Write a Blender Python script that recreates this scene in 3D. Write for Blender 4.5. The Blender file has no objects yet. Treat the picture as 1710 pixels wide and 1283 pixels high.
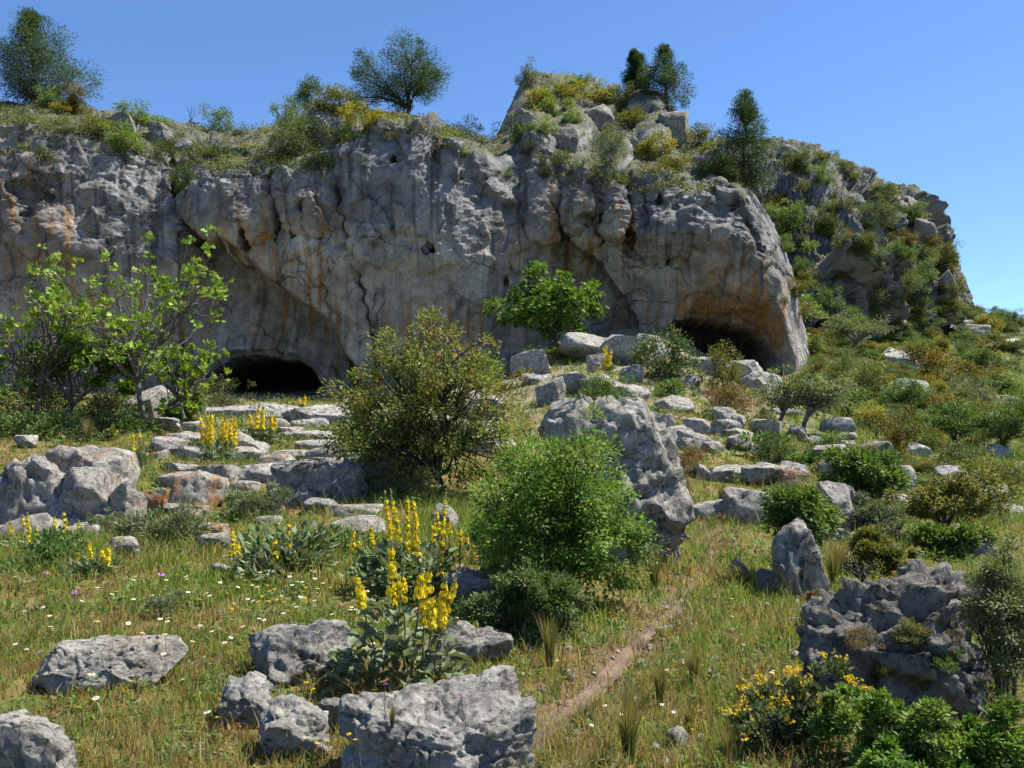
import bpy, bmesh, math, random
import numpy as np
from mathutils import Vector

# ------------------------------------------------------------------ camera, sky, sun, exposure
SC = bpy.context.scene
COL = SC.collection
F, CX, HY, EYE = 1450.0, 855.0, 690.0, 1.6      # focal length, centre, eye level in photo pixels; eye height in metres
cam = bpy.data.cameras.new('camera')
cam.sensor_width = 36.0
cam.lens = 36.0 * F / 1710.0
cam.shift_y = (HY - 641.5) / 1710.0
cam.clip_start, cam.clip_end = 0.05, 6000
camo = bpy.data.objects.new('camera', cam)
camo.location = (0, 0, EYE)
camo.rotation_euler = (math.pi / 2, 0, 0)
COL.objects.link(camo)
SC.camera = camo

SUN = Vector((0.50, 0.15, 0.85)).normalized()
elev = math.asin(SUN.z)
azim = math.atan2(SUN.x, SUN.y)
world = bpy.data.worlds.new('World')
SC.world = world
world.use_nodes = True
wn = world.node_tree
wn.nodes.clear()
sky = wn.nodes.new('ShaderNodeTexSky')
sky.sky_type = 'NISHITA'
sky.sun_disc = False
sky.sun_elevation = elev
sky.sun_rotation = azim
sky.altitude = 1500
sky.air_density = 1.0
sky.dust_density = 0.0
sky.ozone_density = 10.0
bg = wn.nodes.new('ShaderNodeBackground')
bg.inputs[1].default_value = 0.098
wo = wn.nodes.new('ShaderNodeOutputWorld')
wn.links.new(sky.outputs[0], bg.inputs[0])
wn.links.new(bg.outputs[0], wo.inputs[0])
sl = bpy.data.lights.new('sun', 'SUN')
sl.energy = 5.0
sl.angle = math.radians(0.53)
sl.color = (1.0, 0.95, 0.86)
so = bpy.data.objects.new('sun', sl)
so.rotation_euler = SUN.to_track_quat('Z', 'Y').to_euler()
so.location = (30, 0, 60)
COL.objects.link(so)
SC.view_settings.view_transform = 'Standard'
SC.view_settings.look = 'None'
SC.view_settings.gamma = 1.0
SC.view_settings.exposure = 1.05
SC.view_settings.use_curve_mapping = False
SC.cycles.max_bounces = 6
SC.cycles.diffuse_bounces = 3
SC.cycles.glossy_bounces = 2
SC.cycles.transmission_bounces = 3
SC.cycles.transparent_max_bounces = 4

# ------------------------------------------------------------------ numpy helpers
_r = np.random.RandomState(7)
PERM = np.concatenate([_r.permutation(256)] * 3)
GRAD = _r.normal(size=(256, 3))
GRAD /= np.linalg.norm(GRAD, axis=1)[:, None]


GRAD = GRAD.astype(np.float32)
PERM = PERM.astype(np.int32)


def pn(P):
    P = np.asarray(P)
    I = np.floor(P)
    f = (P - I).astype(np.float32)
    I = I.astype(np.int32) & 255
    u = f * f * f * (f * (f * 6 - 15) + 10)
    fx, fy, fz = f.T
    ux, uy, uz = u.T
    x0, y0, z0 = I.T
    hx = (PERM[x0], PERM[x0 + 1])
    out = np.zeros(len(P), np.float32)
    for dx in (0, 1):
        wx = ux if dx else 1 - ux
        for dy in (0, 1):
            hy = PERM[hx[dx] + y0 + dy]
            wxy = wx * (uy if dy else 1 - uy)
            for dz in (0, 1):
                g = GRAD[PERM[hy + z0 + dz]]
                out += wxy * (uz if dz else 1 - uz) * (g[:, 0] * (fx - dx) + g[:, 1] * (fy - dy) + g[:, 2] * (fz - dz))
    return out * 1.6


def fbm(P, octv=4, seed=0.0, gain=0.5):
    P = np.asarray(P, dtype=np.float64) + seed * 13.37
    s, a, t = 0.0, 1.0, 0.0
    for k in range(octv):
        s = s + a * pn(P * (2.03 ** k) + k * 17.1)
        t += a
        a *= gain
    return s / t


def ridge(P, octv=4, seed=0.0, gain=0.5):
    P = np.asarray(P, dtype=np.float64) + seed * 11.71
    s, a, t = 0.0, 1.0, 0.0
    for k in range(octv):
        s = s + a * (1 - 2 * np.abs(pn(P * (2.1 ** k) + k * 9.7)))
        t += a
        a *= gain
    return s / t


def facets(P, n, seed, off, tilt, warp=0.0, ws=0.5):
    """angular blocks: every point takes the plane of its nearest seed"""
    rs = np.random.RandomState(seed)
    P = np.asarray(P, np.float32)
    W_ = P
    if warp:
        W_ = P + warp * np.stack([fbm(P * ws, 2, seed + k) for k in range(3)], 1).astype(np.float32)
    lo, hi = P.min(0), P.max(0)
    S0 = W_[rs.randint(0, len(P), n)]
    o = rs.normal(size=n).astype(np.float32) * off
    t = rs.normal(size=(n, 3)).astype(np.float32) * tilt
    out = np.zeros(len(P), np.float32)
    s2 = (S0 ** 2).sum(1)
    for k in range(0, len(P), 40000):
        q = W_[k:k + 40000]
        i = np.argmin(s2[None] - 2 * q @ S0.T, axis=1)
        out[k:k + 40000] = o[i] + ((q - S0[i]) * t[i]).sum(1)
    return out


def sst(x, a, b):
    t = np.clip((x - a) / (b - a), 0, 1)
    return t * t * (3 - 2 * t)


def mesh(name, V, faces, mat=None, col=None, smooth=False):
    """faces: list of int arrays, each (n, k)"""
    me = bpy.data.meshes.new(name)
    V = np.asarray(V, dtype=np.float32)
    me.vertices.add(len(V))
    me.vertices.foreach_set('co', V.ravel())
    faces = [np.asarray(f, dtype=np.int32) for f in faces if len(f)]
    nl = sum(f.size for f in faces)
    npoly = sum(len(f) for f in faces)
    me.loops.add(nl)
    me.polygons.add(npoly)
    me.loops.foreach_set('vertex_index', np.concatenate([f.ravel() for f in faces]))
    starts, o = [], 0
    for f in faces:
        starts.append(o + np.arange(len(f), dtype=np.int32) * f.shape[1])
        o += f.size
    me.polygons.foreach_set('loop_start', np.concatenate(starts))
    if smooth:
        me.polygons.foreach_set('use_smooth', np.ones(npoly, dtype=bool))
    if col is not None:
        ca = me.color_attributes.new('Col', 'FLOAT_COLOR', 'POINT')
        c4 = np.ones((len(V), 4), dtype=np.float32)
        c4[:, :3] = np.clip(col, 0.004, 0.95)
        ca.data.foreach_set('color', c4.ravel())
    me.update(calc_edges=True)
    if mat:
        me.materials.append(mat)
    return me


def grid_faces(nr, nc):
    i = np.arange(nr - 1)[:, None] * nc + np.arange(nc - 1)[None, :]
    i = i.ravel()
    return np.stack([i, i + 1, i + nc + 1, i + nc], 1)


def ob(name, me, parent=None, loc=(0, 0, 0), rot=(0, 0, 0), scale=(1, 1, 1)):
    o = bpy.data.objects.new(name, me)
    COL.objects.link(o)
    o.location, o.rotation_euler, o.scale = loc, rot, scale
    if parent:
        o.parent = parent
    return o


def tag(o, label=None, cat=None, group=None, kind=None):
    if label: o['label'] = label
    if cat: o['category'] = cat
    if group: o['group'] = group
    if kind: o['kind'] = kind
    elif cat: o['kind'] = 'thing'
    return o


def at(px, py, Y):
    return Vector(((px - CX) * Y / F, Y, EYE - (py - HY) * Y / F))


# ------------------------------------------------------------------ materials
def mat(name):
    m = bpy.data.materials.new(name)
    m.use_nodes = True
    nt = m.node_tree
    nt.nodes.clear()
    out = nt.nodes.new('ShaderNodeOutputMaterial')
    return m, nt, out


def N(nt, t, **kw):
    n = nt.nodes.new(t)
    for k, v in kw.items():
        setattr(n, k, v)
    return n


def noise(nt, vec, scale, detail=6, rough=0.6, dist=0.0):
    n = N(nt, 'ShaderNodeTexNoise')
    n.inputs['Scale'].default_value = scale
    n.inputs['Detail'].default_value = detail
    n.inputs['Roughness'].default_value = rough
    n.inputs['Distortion'].default_value = dist
    nt.links.new(vec, n.inputs['Vector'])
    return n.outputs[0]


def ramp(nt, fac, stops):
    r = N(nt, 'ShaderNodeValToRGB')
    el = r.color_ramp.elements
    while len(el) < len(stops):
        el.new(0.5)
    for e, (p, c) in zip(el, stops):
        e.position = p
        e.color = (c, c, c, 1) if not isinstance(c, tuple) else (*c, 1)
    nt.links.new(fac, r.inputs[0])
    return r.outputs[0]


def mix(nt, fac, a, b, mode='MIX'):
    n = N(nt, 'ShaderNodeMix', data_type='RGBA', blend_type=mode)
    for s, v in ((n.inputs[0], fac), (n.inputs[6], a), (n.inputs[7], b)):
        if isinstance(v, (int, float)):
            s.default_value = v
        elif isinstance(v, tuple):
            s.default_value = (*v, 1)
        else:
            nt.links.new(v, s)
    return n.outputs[2]


def math_n(nt, op, a, b):
    n = N(nt, 'ShaderNodeMath', operation=op)
    for s, v in ((n.inputs[0], a), (n.inputs[1], b)):
        if isinstance(v, (int, float)):
            s.default_value = v
        else:
            nt.links.new(v, s)
    return n.outputs[0]


def bump(nt, h, strength, dist, prev=None):
    b = N(nt, 'ShaderNodeBump')
    b.inputs['Strength'].default_value = strength
    b.inputs['Distance'].default_value = dist
    nt.links.new(h, b.inputs['Height'])
    if prev is not None:
        nt.links.new(prev, b.inputs['Normal'])
    return b.outputs[0]


def bsdf(nt, out, col, rough=0.9, normal=None, spec=0.2):
    p = N(nt, 'ShaderNodeBsdfPrincipled')
    nt.links.new(col, p.inputs['Base Color'])
    p.inputs['Roughness'].default_value = rough
    p.inputs['Specular IOR Level'].default_value = spec
    if normal is not None:
        nt.links.new(normal, p.inputs['Normal'])
    nt.links.new(p.outputs[0], out.inputs[0])
    return p


def cracks(nt, pos, scale, width, warp):
    nz = N(nt, 'ShaderNodeTexNoise')
    nz.inputs['Scale'].default_value = scale * 1.7
    nz.inputs['Detail'].default_value = 5
    nt.links.new(pos, nz.inputs['Vector'])
    ma = N(nt, 'ShaderNodeVectorMath', operation='MULTIPLY_ADD')
    nt.links.new(nz.outputs['Color'], ma.inputs[0])
    ma.inputs[1].default_value = (warp, warp, warp * 0.6)
    nt.links.new(pos, ma.inputs[2])
    v = N(nt, 'ShaderNodeTexVoronoi', feature='DISTANCE_TO_EDGE')
    v.inputs['Scale'].default_value = scale
    nt.links.new(ma.outputs[0], v.inputs['Vector'])
    gate = ramp(nt, noise(nt, pos, scale * 0.9, 3, 0.5), [(0.44, 0.0), (0.56, 1.0)])
    line = ramp(nt, v.outputs['Distance'], [(0.0, 1.0), (width, 0.0)])
    return math_n(nt, 'MULTIPLY', line, gate)


def m_attr_rock(name, scale, bumps, contrast=(0.55, 1.45), crack=None):
    m, nt, out = mat(name)
    pos = N(nt, 'ShaderNodeNewGeometry').outputs['Position']
    a = N(nt, 'ShaderNodeAttribute', attribute_name='Col').outputs[0]
    n1 = noise(nt, pos, scale, 9, 0.68, 0.3)
    v = ramp(nt, n1, [(0.3, contrast[0]), (0.5, 1.0), (0.72, contrast[1])])
    c = mix(nt, 1.0, a, v, 'MULTIPLY')
    nrm = None
    if crack:
        ck = cracks(nt, pos, *crack)
        c = mix(nt, math_n(nt, 'MULTIPLY', ck, 0.4), c, (0.045, 0.042, 0.04))
        nrm = bump(nt, math_n(nt, 'SUBTRACT', 1.0, ck), 1.0, 0.25)
    for sc_, st, di in bumps:
        nrm = bump(nt, noise(nt, pos, sc_, 8, 0.65, 0.2), st, di, nrm)
    bsdf(nt, out, c, 0.95, nrm, 0.1)
    return m


M_CLIFF = m_attr_rock('cliff_limestone', 1.3, [(1.8, 1.0, 0.45), (8.0, 0.8, 0.16)], (0.5, 1.45), (0.32, 0.018, 2.4))
M_MOUNT = m_attr_rock('mountain_limestone', 0.28, [(0.35, 0.8, 1.6), (1.6, 0.6, 0.4)], (0.5, 1.4), (0.16, 0.02, 5.0))
M_SOIL = m_attr_rock('meadow_soil', 3.0, [(9.0, 0.9, 0.08), (45.0, 0.9, 0.03)], (0.4, 1.5))
M_PATH = m_attr_rock('trodden_earth', 6.0, [(14.0, 0.6, 0.03), (60.0, 0.6, 0.012)], (0.7, 1.3))


def m_limestone():
    m, nt, out = mat('weathered_limestone')
    pos = N(nt, 'ShaderNodeNewGeometry').outputs['Position']
    oi = N(nt, 'ShaderNodeObjectInfo')
    big = noise(nt, pos, 1.3, 6, 0.6, 0.5)
    med = noise(nt, pos, 6.0, 13, 0.74, 0.4)
    sp = noise(nt, pos, 17.0, 10, 0.75, 0.3)
    fine = noise(nt, pos, 70.0, 6, 0.75)
    c = mix(nt, ramp(nt, med, [(0.40, 0.0), (0.60, 1.0)]), (0.23, 0.225, 0.215), (0.60, 0.585, 0.545))
    c = mix(nt, ramp(nt, big, [(0.40, 0.45), (0.62, 0.0)]), c, (0.36, 0.35, 0.325))
    c = mix(nt, ramp(nt, sp, [(0.55, 0.0), (0.63, 0.9)]), c, (0.07, 0.07, 0.068))
    c = mix(nt, ramp(nt, sp, [(0.33, 0.8), (0.42, 0.0)]), c, (0.68, 0.665, 0.62))
    c = mix(nt, 1.0, c, ramp(nt, fine, [(0.3, 0.65), (0.7, 1.3)]), 'MULTIPLY')
    ck = cracks(nt, pos, 2.6, 0.022, 0.35)
    c = mix(nt, math_n(nt, 'MULTIPLY', ck, 0.8), c, (0.05, 0.048, 0.045))
    tone = ramp(nt, oi.outputs['Random'], [(0.0, (0.95, 0.94, 0.92)), (0.35, (1.12, 1.09, 1.03)), (0.7, (1.0, 0.97, 0.90)), (1.0, (1.25, 1.21, 1.13))])
    c = mix(nt, 1.0, c, tone, 'MULTIPLY')
    sep = N(nt, 'ShaderNodeSeparateColor')
    nt.links.new(oi.outputs['Color'], sep.inputs[0])
    lich = noise(nt, pos, 3.2, 9, 0.7, 0.6)
    lf = math_n(nt, 'MULTIPLY', ramp(nt, lich, [(0.50, 0.0), (0.57, 1.0)]), sep.outputs[0])
    c = mix(nt, lf, c, (0.46, 0.19, 0.05))
    moss = noise(nt, pos, 2.3, 8, 0.7)
    mf = math_n(nt, 'MULTIPLY', ramp(nt, moss, [(0.50, 0.0), (0.58, 0.85)]), sep.outputs[1])
    c = mix(nt, mf, c, (0.085, 0.07, 0.032))
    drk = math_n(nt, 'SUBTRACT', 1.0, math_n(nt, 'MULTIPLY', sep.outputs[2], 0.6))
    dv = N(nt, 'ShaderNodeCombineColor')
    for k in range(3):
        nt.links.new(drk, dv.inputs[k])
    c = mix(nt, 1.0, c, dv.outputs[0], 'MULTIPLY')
    nrm = bump(nt, math_n(nt, 'SUBTRACT', 1.0, ck), 1.0, 0.05)
    nrm = bump(nt, noise(nt, pos, 5.0, 12, 0.72, 0.5), 1.0, 0.16, nrm)
    nrm = bump(nt, sp, 1.0, 0.04, nrm)
    nrm = bump(nt, fine, 0.8, 0.008, nrm)
    bsdf(nt, out, c, 0.95, nrm, 0.12)
    return m


M_ROCK = m_limestone()


def m_leaf(name, trans=0.3, rough=0.45, spec=0.35):
    m, nt, out = mat(name)
    a = N(nt, 'ShaderNodeAttribute', attribute_name='Col').outputs[0]
    p = N(nt, 'ShaderNodeBsdfPrincipled')
    nt.links.new(a, p.inputs['Base Color'])
    p.inputs['Roughness'].default_value = rough
    p.inputs['Specular IOR Level'].default_value = spec
    t = N(nt, 'ShaderNodeBsdfTranslucent')
    tc = mix(nt, 1.0, a, (1.5, 1.5, 0.7), 'MULTIPLY')
    nt.links.new(tc, t.inputs[0])
    mx = N(nt, 'ShaderNodeMixShader')
    mx.inputs[0].default_value = trans
    nt.links.new(p.outputs[0], mx.inputs[1])
    nt.links.new(t.outputs[0], mx.inputs[2])
    nt.links.new(mx.outputs[0], out.inputs[0])
    return m


M_LEAF = m_leaf('leaf', 0.3, 0.55, 0.2)
M_WOOL = m_leaf('woolly_leaf', 0.18, 0.9, 0.1)
M_GRASS = m_leaf('grass_blade', 0.35, 0.6, 0.2)
M_PETAL = m_leaf('petal', 0.3, 0.7, 0.1)


def m_bark():
    m, nt, out = mat('bark')
    pos = N(nt, 'ShaderNodeNewGeometry').outputs['Position']
    a = N(nt, 'ShaderNodeAttribute', attribute_name='Col').outputs[0]
    c = mix(nt, 1.0, a, ramp(nt, noise(nt, pos, 14, 6, 0.7), [(0.3, 0.55), (0.7, 1.4)]), 'MULTIPLY')
    bsdf(nt, out, c, 0.95, bump(nt, noise(nt, pos, 25, 6, 0.7), 0.6, 0.03), 0.1)
    return m


M_BARK = m_bark()

# ------------------------------------------------------------------ terrain
TPX = np.array([-300, 0, 200, 430, 600, 700, 800, 855, 930, 1000, 1110, 1190, 1280, 1340, 1400, 1500, 1600, 1700, 1950], float)
TY = np.array([2, 4, 6, 9, 12, 16, 22, 30, 40, 48, 60, 90, 130, 220], float)
_near = [1850, 1270, 1077]
_tab = [
    [948, 885, 790, 700, 680, 664, 654, 640, 640, 640, 640],
    [948, 888, 795, 702, 685, 668, 658, 640, 640, 640, 640],
    [948, 885, 800, 712, 690, 675, 664, 640, 640, 640, 640],
    [948, 885, 815, 750, 708, 682, 670, 655, 640, 640, 640],
    [948, 885, 812, 758, 715, 684, 670, 655, 640, 640, 640],
    [948, 885, 810, 760, 715, 685, 662, 650, 640, 640, 640],
    [948, 885, 815, 757, 708, 665, 640, 640, 640, 640, 640],
    [950, 888, 820, 752, 700, 645, 608, 610, 620, 640, 640],
    [952, 895, 835, 755, 692, 622, 576, 590, 620, 640, 640],
    [955, 900, 842, 760, 690, 612, 557, 580, 620, 640, 640],
    [962, 903, 848, 768, 697, 620, 549, 590, 620, 640, 640],
    [968, 908, 852, 775, 705, 645, 598, 610, 620, 640, 640],
    [975, 912, 860, 785, 718, 665, 632, 625, 620, 600, 580],
    [980, 916, 864, 790, 728, 675, 622, 590, 555, 525, 490],
    [985, 920, 868, 797, 738, 690, 655, 608, 565, 535, 500],
    [990, 925, 872, 808, 757, 710, 675, 636, 590, 554, 515],
    [995, 930, 876, 818, 770, 725, 690, 650, 605, 563, 522],
    [1000, 935, 880, 830, 782, 738, 702, 664, 620, 577, 535],
    [1010, 940, 890, 840, 800, 765, 735, 700, 660, 620, 590]]
TZ = np.array([[EYE - (p - HY) * y / F for p, y in zip(_near + row, TY)] for row in _tab])
PATH_PX = np.array([(640, 1480), (740, 1345), (850, 1258), (930, 1190), (1010, 1130), (1075, 1065), (1130, 1010), (1165, 965), (1195, 925), (1180, 880), (1150, 845), (1140, 800), (1150, 765)], float)


def base_z(X, Y):
    X, Y = np.asarray(X, float), np.maximum(np.asarray(Y, float), 0.4)
    px = np.clip(CX + F * X / Y, -300, 1950)
    v = np.interp(np.log(np.clip(Y, 2, 220)), np.log(TY), np.arange(len(TY)))
    u = np.interp(px, TPX, np.arange(len(TPX)))
    i0 = np.clip(np.floor(u).astype(int), 0, len(TPX) - 2)
    j0 = np.clip(np.floor(v).astype(int), 0, len(TY) - 2)
    fu, fv = u - i0, v - j0
    fu, fv = fu * fu * (3 - 2 * fu) * 0.5 + fu * 0.5, fv
    z = (TZ[i0, j0] * (1 - fu) + TZ[i0 + 1, j0] * fu) * (1 - fv) + (TZ[i0, j0 + 1] * (1 - fu) + TZ[i0 + 1, j0 + 1] * fu) * fv
    return z


def ground_at_px(px, py):
    """first point of the smooth slope seen at this pixel"""
    ys = np.exp(np.linspace(math.log(2.5), math.log(200), 900))
    x = (px - CX) * ys / F
    z = EYE - (py - HY) * ys / F
    d = base_z(x, ys) - z
    k = int(np.argmax(d > 0)) if (d > 0).any() else len(ys) - 1
    return float(x[k]), float(ys[k])


_pp = np.array([ground_at_px(a, b) for a, b in PATH_PX])
_t = np.linspace(0, len(_pp) - 1, 240)
PATH = np.stack([np.interp(_t, np.arange(len(_pp)), _pp[:, 0]), np.interp(_t, np.arange(len(_pp)), _pp[:, 1])], 1)
for _ in range(12):
    PATH[1:-1] = (PATH[:-2] + PATH[1:-1] * 2 + PATH[2:]) / 4
PATH_W = np.interp(np.linspace(0, 1, 240), [0, 0.3, 0.55, 0.75, 1], [0.11, 0.06, 0.04, 0.04, 0.03])


def path_dist(X, Y):
    X, Y = np.asarray(X, float), np.asarray(Y, float)
    out = np.full(X.shape, 9.0)
    near = (X > PATH[:, 0].min() - 1) & (X < PATH[:, 0].max() + 1) & (Y > PATH[:, 1].min() - 1) & (Y < PATH[:, 1].max() + 1)
    idx = np.where(near)[0]
    for k in range(0, len(idx), 20000):
        ii = idx[k:k + 20000]
        d = np.hypot(X[ii, None] - PATH[None, :, 0], Y[ii, None] - PATH[None, :, 1]) - PATH_W[None, :]
        out[ii] = d.min(1)
    return out


def ground_z(X, Y, pd=None):
    X, Y = np.asarray(X, float).ravel(), np.asarray(Y, float).ravel()
    P = np.stack([X, Y, np.zeros_like(X)], 1)
    z = base_z(X, Y)
    far = sst(Y, 8, 45)
    z = z + 0.05 * fbm(P * 0.9, 3, 1) + 0.022 * fbm(P * 4.5, 3, 2)
    z = z + far * (0.35 * fbm(P * 0.22, 4, 3) + 0.16 * ridge(P * 0.6, 3, 4))
    z = z + sst(Y, 60, 110) * 1.3 * ridge(P * 0.05, 5, 5)
    if pd is None:
        pd = path_dist(X, Y)
    return z - 0.07 * (1 - sst(pd, -0.06, 0.14))


pxs = np.concatenate([np.linspace(-3600, -340, 40), np.linspace(-320, 2030, 390), np.linspace(2060, 5400, 40)])
ys = np.concatenate([[0.25, 0.6, 1.0, 1.5, 2.0], np.exp(np.linspace(math.log(2.3), math.log(230), 282))])
GX = ((pxs[None, :] - CX) / F * ys[:, None]).ravel()
GY = np.repeat(ys, len(pxs))
pd = path_dist(GX, GY)
GZ = ground_z(GX, GY, pd)
GP = np.stack([GX, GY, GZ], 1)
c_dry, c_soil, c_green, c_olive = (np.array(c) for c in ((0.235, 0.155, 0.075), (0.19, 0.13, 0.08), (0.11, 0.145, 0.03), (0.19, 0.175, 0.05)))


def ground_colour(P, pd):
    a = sst(fbm(P * np.array([0.8, 0.8, 0]), 4, 21), -0.15, 0.25)[:, None]
    b = sst(fbm(P * np.array([2.6, 2.6, 0]), 4, 22), -0.1, 0.35)[:, None]
    c = c_dry * (1 - a) + c_olive * a
    c = c * (1 - b) + c_green * b
    w = (1 - sst(pd, 0.0, 0.35))[:, None]
    return c * (1 - w) + c_soil * w


gc = ground_colour(GP, pd)
farw = sst(GY, 30, 55)[:, None]
rk = sst(ridge(GP * 0.35, 4, 31), 0.12, 0.45)[:, None] * sst(GY, 20, 34)[:, None]
gc = gc * (1 - 0.45 * rk) + np.array([0.28, 0.265, 0.23]) * 0.45 * rk
gw = (np.clip(0.7 * sst(CX + F * GX / GY, 1250, 1420) * sst(GY, 14, 24) + 0.3 * sst(GY, 55, 70), 0, 0.9))[:, None]
gc = gc * (1 - gw) + np.array([0.10, 0.125, 0.036]) * gw
terrain = tag(ob('terrain', mesh('terrain', GP, [grid_faces(len(ys), len(pxs))], M_SOIL, gc, True)), 'grassy stony hillside meadow below the cliff', None, None, 'structure')
bp = np.array([[-3000, -3000, -9], [3000, -3000, -9], [3000, 3000, -9], [-3000, 3000, -9]], float)
tag(ob('ground', mesh('ground', bp, [[[0, 1, 2, 3]]], M_SOIL, np.tile(c_olive, (4, 1)))), 'low ground far below the hillside', None, None, 'structure')

# the trodden path, a sheet laid in the shallow groove
tn = np.gradient(PATH, axis=0)
tn /= np.linalg.norm(tn, axis=1)[:, None]
nn = np.stack([-tn[:, 1], tn[:, 0]], 1)
offs = np.linspace(-1, 1, 13)
jit = fbm(np.stack([np.arange(240) * 0.35, np.zeros(240), np.zeros(240)], 1), 3, 41) * 0.5
PP = (PATH[:, None, :] + nn[:, None, :] * (offs[None, :, None] * (PATH_W * (1.15 + jit))[:, None, None])).reshape(-1, 2)
pz = ground_z(PP[:, 0], PP[:, 1], np.full(len(PP), 9.0)) - 0.045 + 0.015 * np.abs(np.tile(offs, 240))
PP3 = np.column_stack([PP, pz])
pcol = np.tile([0.14, 0.103, 0.074], (len(PP3), 1)) * (1 + 0.8 * fbm(PP3 * 4, 4, 42))[:, None]
tag(ob('path', mesh('path', PP3, [grid_faces(240, 13)], M_PATH, pcol, True)), 'narrow trodden earth path winding up the meadow', None, None, 'structure')


# ------------------------------------------------------------------ cliff and mountain sheets
def sheet(cols, rows_per, ncol, pxrange):
    pxk = np.array([c[0] for c in cols], float)
    K = np.array([c[1] for c in cols], float)           # (ncols, nk, 2)
    u = np.linspace(pxrange[0], pxrange[1], ncol)
    Kp = np.stack([[np.interp(u, pxk, K[:, k, j]) for k in range(K.shape[1])] for j in (0, 1)], -1)   # (nk, ncol, 2)
    vs = np.concatenate([k + np.arange(r) / r for k, r in enumerate(rows_per)] + [[len(rows_per)]])
    i = np.clip(np.floor(vs).astype(int), 0, K.shape[1] - 2)
    f = (vs - i)[:, None, None]
    G = Kp[i] * (1 - f) + Kp[i + 1] * f                  # (nrow, ncol, 2): py, Y
    for _ in range(10):
        G[1:-1] = (G[:-2] + 2 * G[1:-1] + G[2:]) / 4
    for _ in range(6):
        G[:, 1:-1] = (G[:, :-2] + 2 * G[:, 1:-1] + G[:, 2:]) / 4
    PX = np.tile(u, (len(vs), 1))
    PY, Y = G[..., 0], G[..., 1]
    X = (PX - CX) * Y / F
    Z = EYE - (PY - HY) * Y / F
    return PX, PY, np.stack([X, Y, Z], -1), vs


def normals(P):
    du = np.gradient(P, axis=1)
    dv = np.gradient(P, axis=0)
    n = np.cross(du, dv)
    n /= np.linalg.norm(n, axis=2)[..., None] + 1e-9
    return n


CL = [
    (-350, [(740, 50.5), (600, 49.5), (420, 49), (200, 51), (160, 56), (175, 75)]),
    (0, [(740, 51), (600, 50), (420, 49.3), (200, 51.5), (168, 57), (185, 75)]),
    (100, [(740, 51), (600, 50), (420, 49.3), (222, 51.5), (178, 57), (195, 75)]),
    (200, [(740, 51.5), (600, 50.5), (420, 49.8), (240, 52), (196, 58), (215, 75)]),
    (300, [(740, 52), (600, 51), (430, 50.3), (285, 52.5), (208, 58), (225, 75)]),
    (400, [(740, 52.4), (600, 51.4), (430, 49.5), (275, 51), (220, 57), (235, 75)]),
    (470, [(740, 52.4), (600, 51.2), (430, 49.3), (275, 50.8), (205, 57), (220, 75)]),
    (540, [(740, 51.6), (600, 50.6), (430, 49.0), (262, 50.7), (184, 57), (200, 75)]),
    (600, [(740, 50.8), (600, 50), (430, 48.6), (228, 50.5), (182, 56), (200, 75)]),
    (700, [(740, 50), (600, 49.2), (430, 48), (226, 50.5), (196, 56), (210, 75)]),
    (760, [(740, 49.8), (600, 49), (430, 47.8), (252, 50.5), (216, 57), (228, 75)]),
    (828, [(730, 49.8), (590, 49.2), (430, 48.2), (285, 51), (240, 58), (248, 75)]),
    (880, [(690, 50), (540, 49.3), (400, 48.7), (225, 53), (122, 68), (135, 95)]),
    (950, [(640, 50.3), (500, 49.8), (390, 49), (272, 51.5), (126, 69), (140, 95)]),
    (1000, [(640, 50.3), (500, 49.5), (390, 48.5), (290, 50.8), (143, 69), (155, 95)]),
    (1060, [(640, 50), (490, 49), (390, 47.8), (290, 50.3), (154, 67), (170, 95)]),
    (1110, [(640, 49.6), (490, 48.4), (390, 47.3), (287, 50), (172, 65), (190, 92)]),
    (1145, [(650, 49.5), (490, 48), (390, 47), (290, 50), (213, 60), (230, 85)]),
    (1200, [(670, 49.5), (490, 47.6), (390, 46.8), (295, 49.5), (248, 55), (262, 75)]),
    (1240, [(690, 49), (490, 47), (400, 46.6), (330, 48.5), (302, 52), (315, 70)]),
    (1280, [(700, 48.5), (500, 46.5), (430, 46.8), (380, 48.5), (362, 52), (370, 66)]),
    (1310, [(700, 48), (550, 46.5), (490, 47.2), (440, 49), (422, 52), (430, 64)]),
    (1332, [(700, 47.5), (610, 47), (560, 48), (520, 50), (500, 54), (505, 62)]),
    (1346, [(700, 50), (650, 51), (620, 52), (600, 54), (580, 57), (585, 62)])]
PXc, PYc, CP, _ = sheet(CL, [58, 70, 88, 50, 10], 610, (-350, 1346))


def bumpf(px, py, rx, ry, amp, p=2.0):
    d = (np.abs((PXc - px) / rx) ** p + np.abs((PYc - py) / ry) ** p)
    return amp * np.clip(1 - d, 0, 1) ** 0.6


def below_line(pts):
    xs, ys_ = np.array(pts, float).T
    return PYc - np.interp(PXc, xs, ys_)


dy = np.zeros_like(PXc)          # world-Y displacement, negative = towards the viewer
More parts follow.
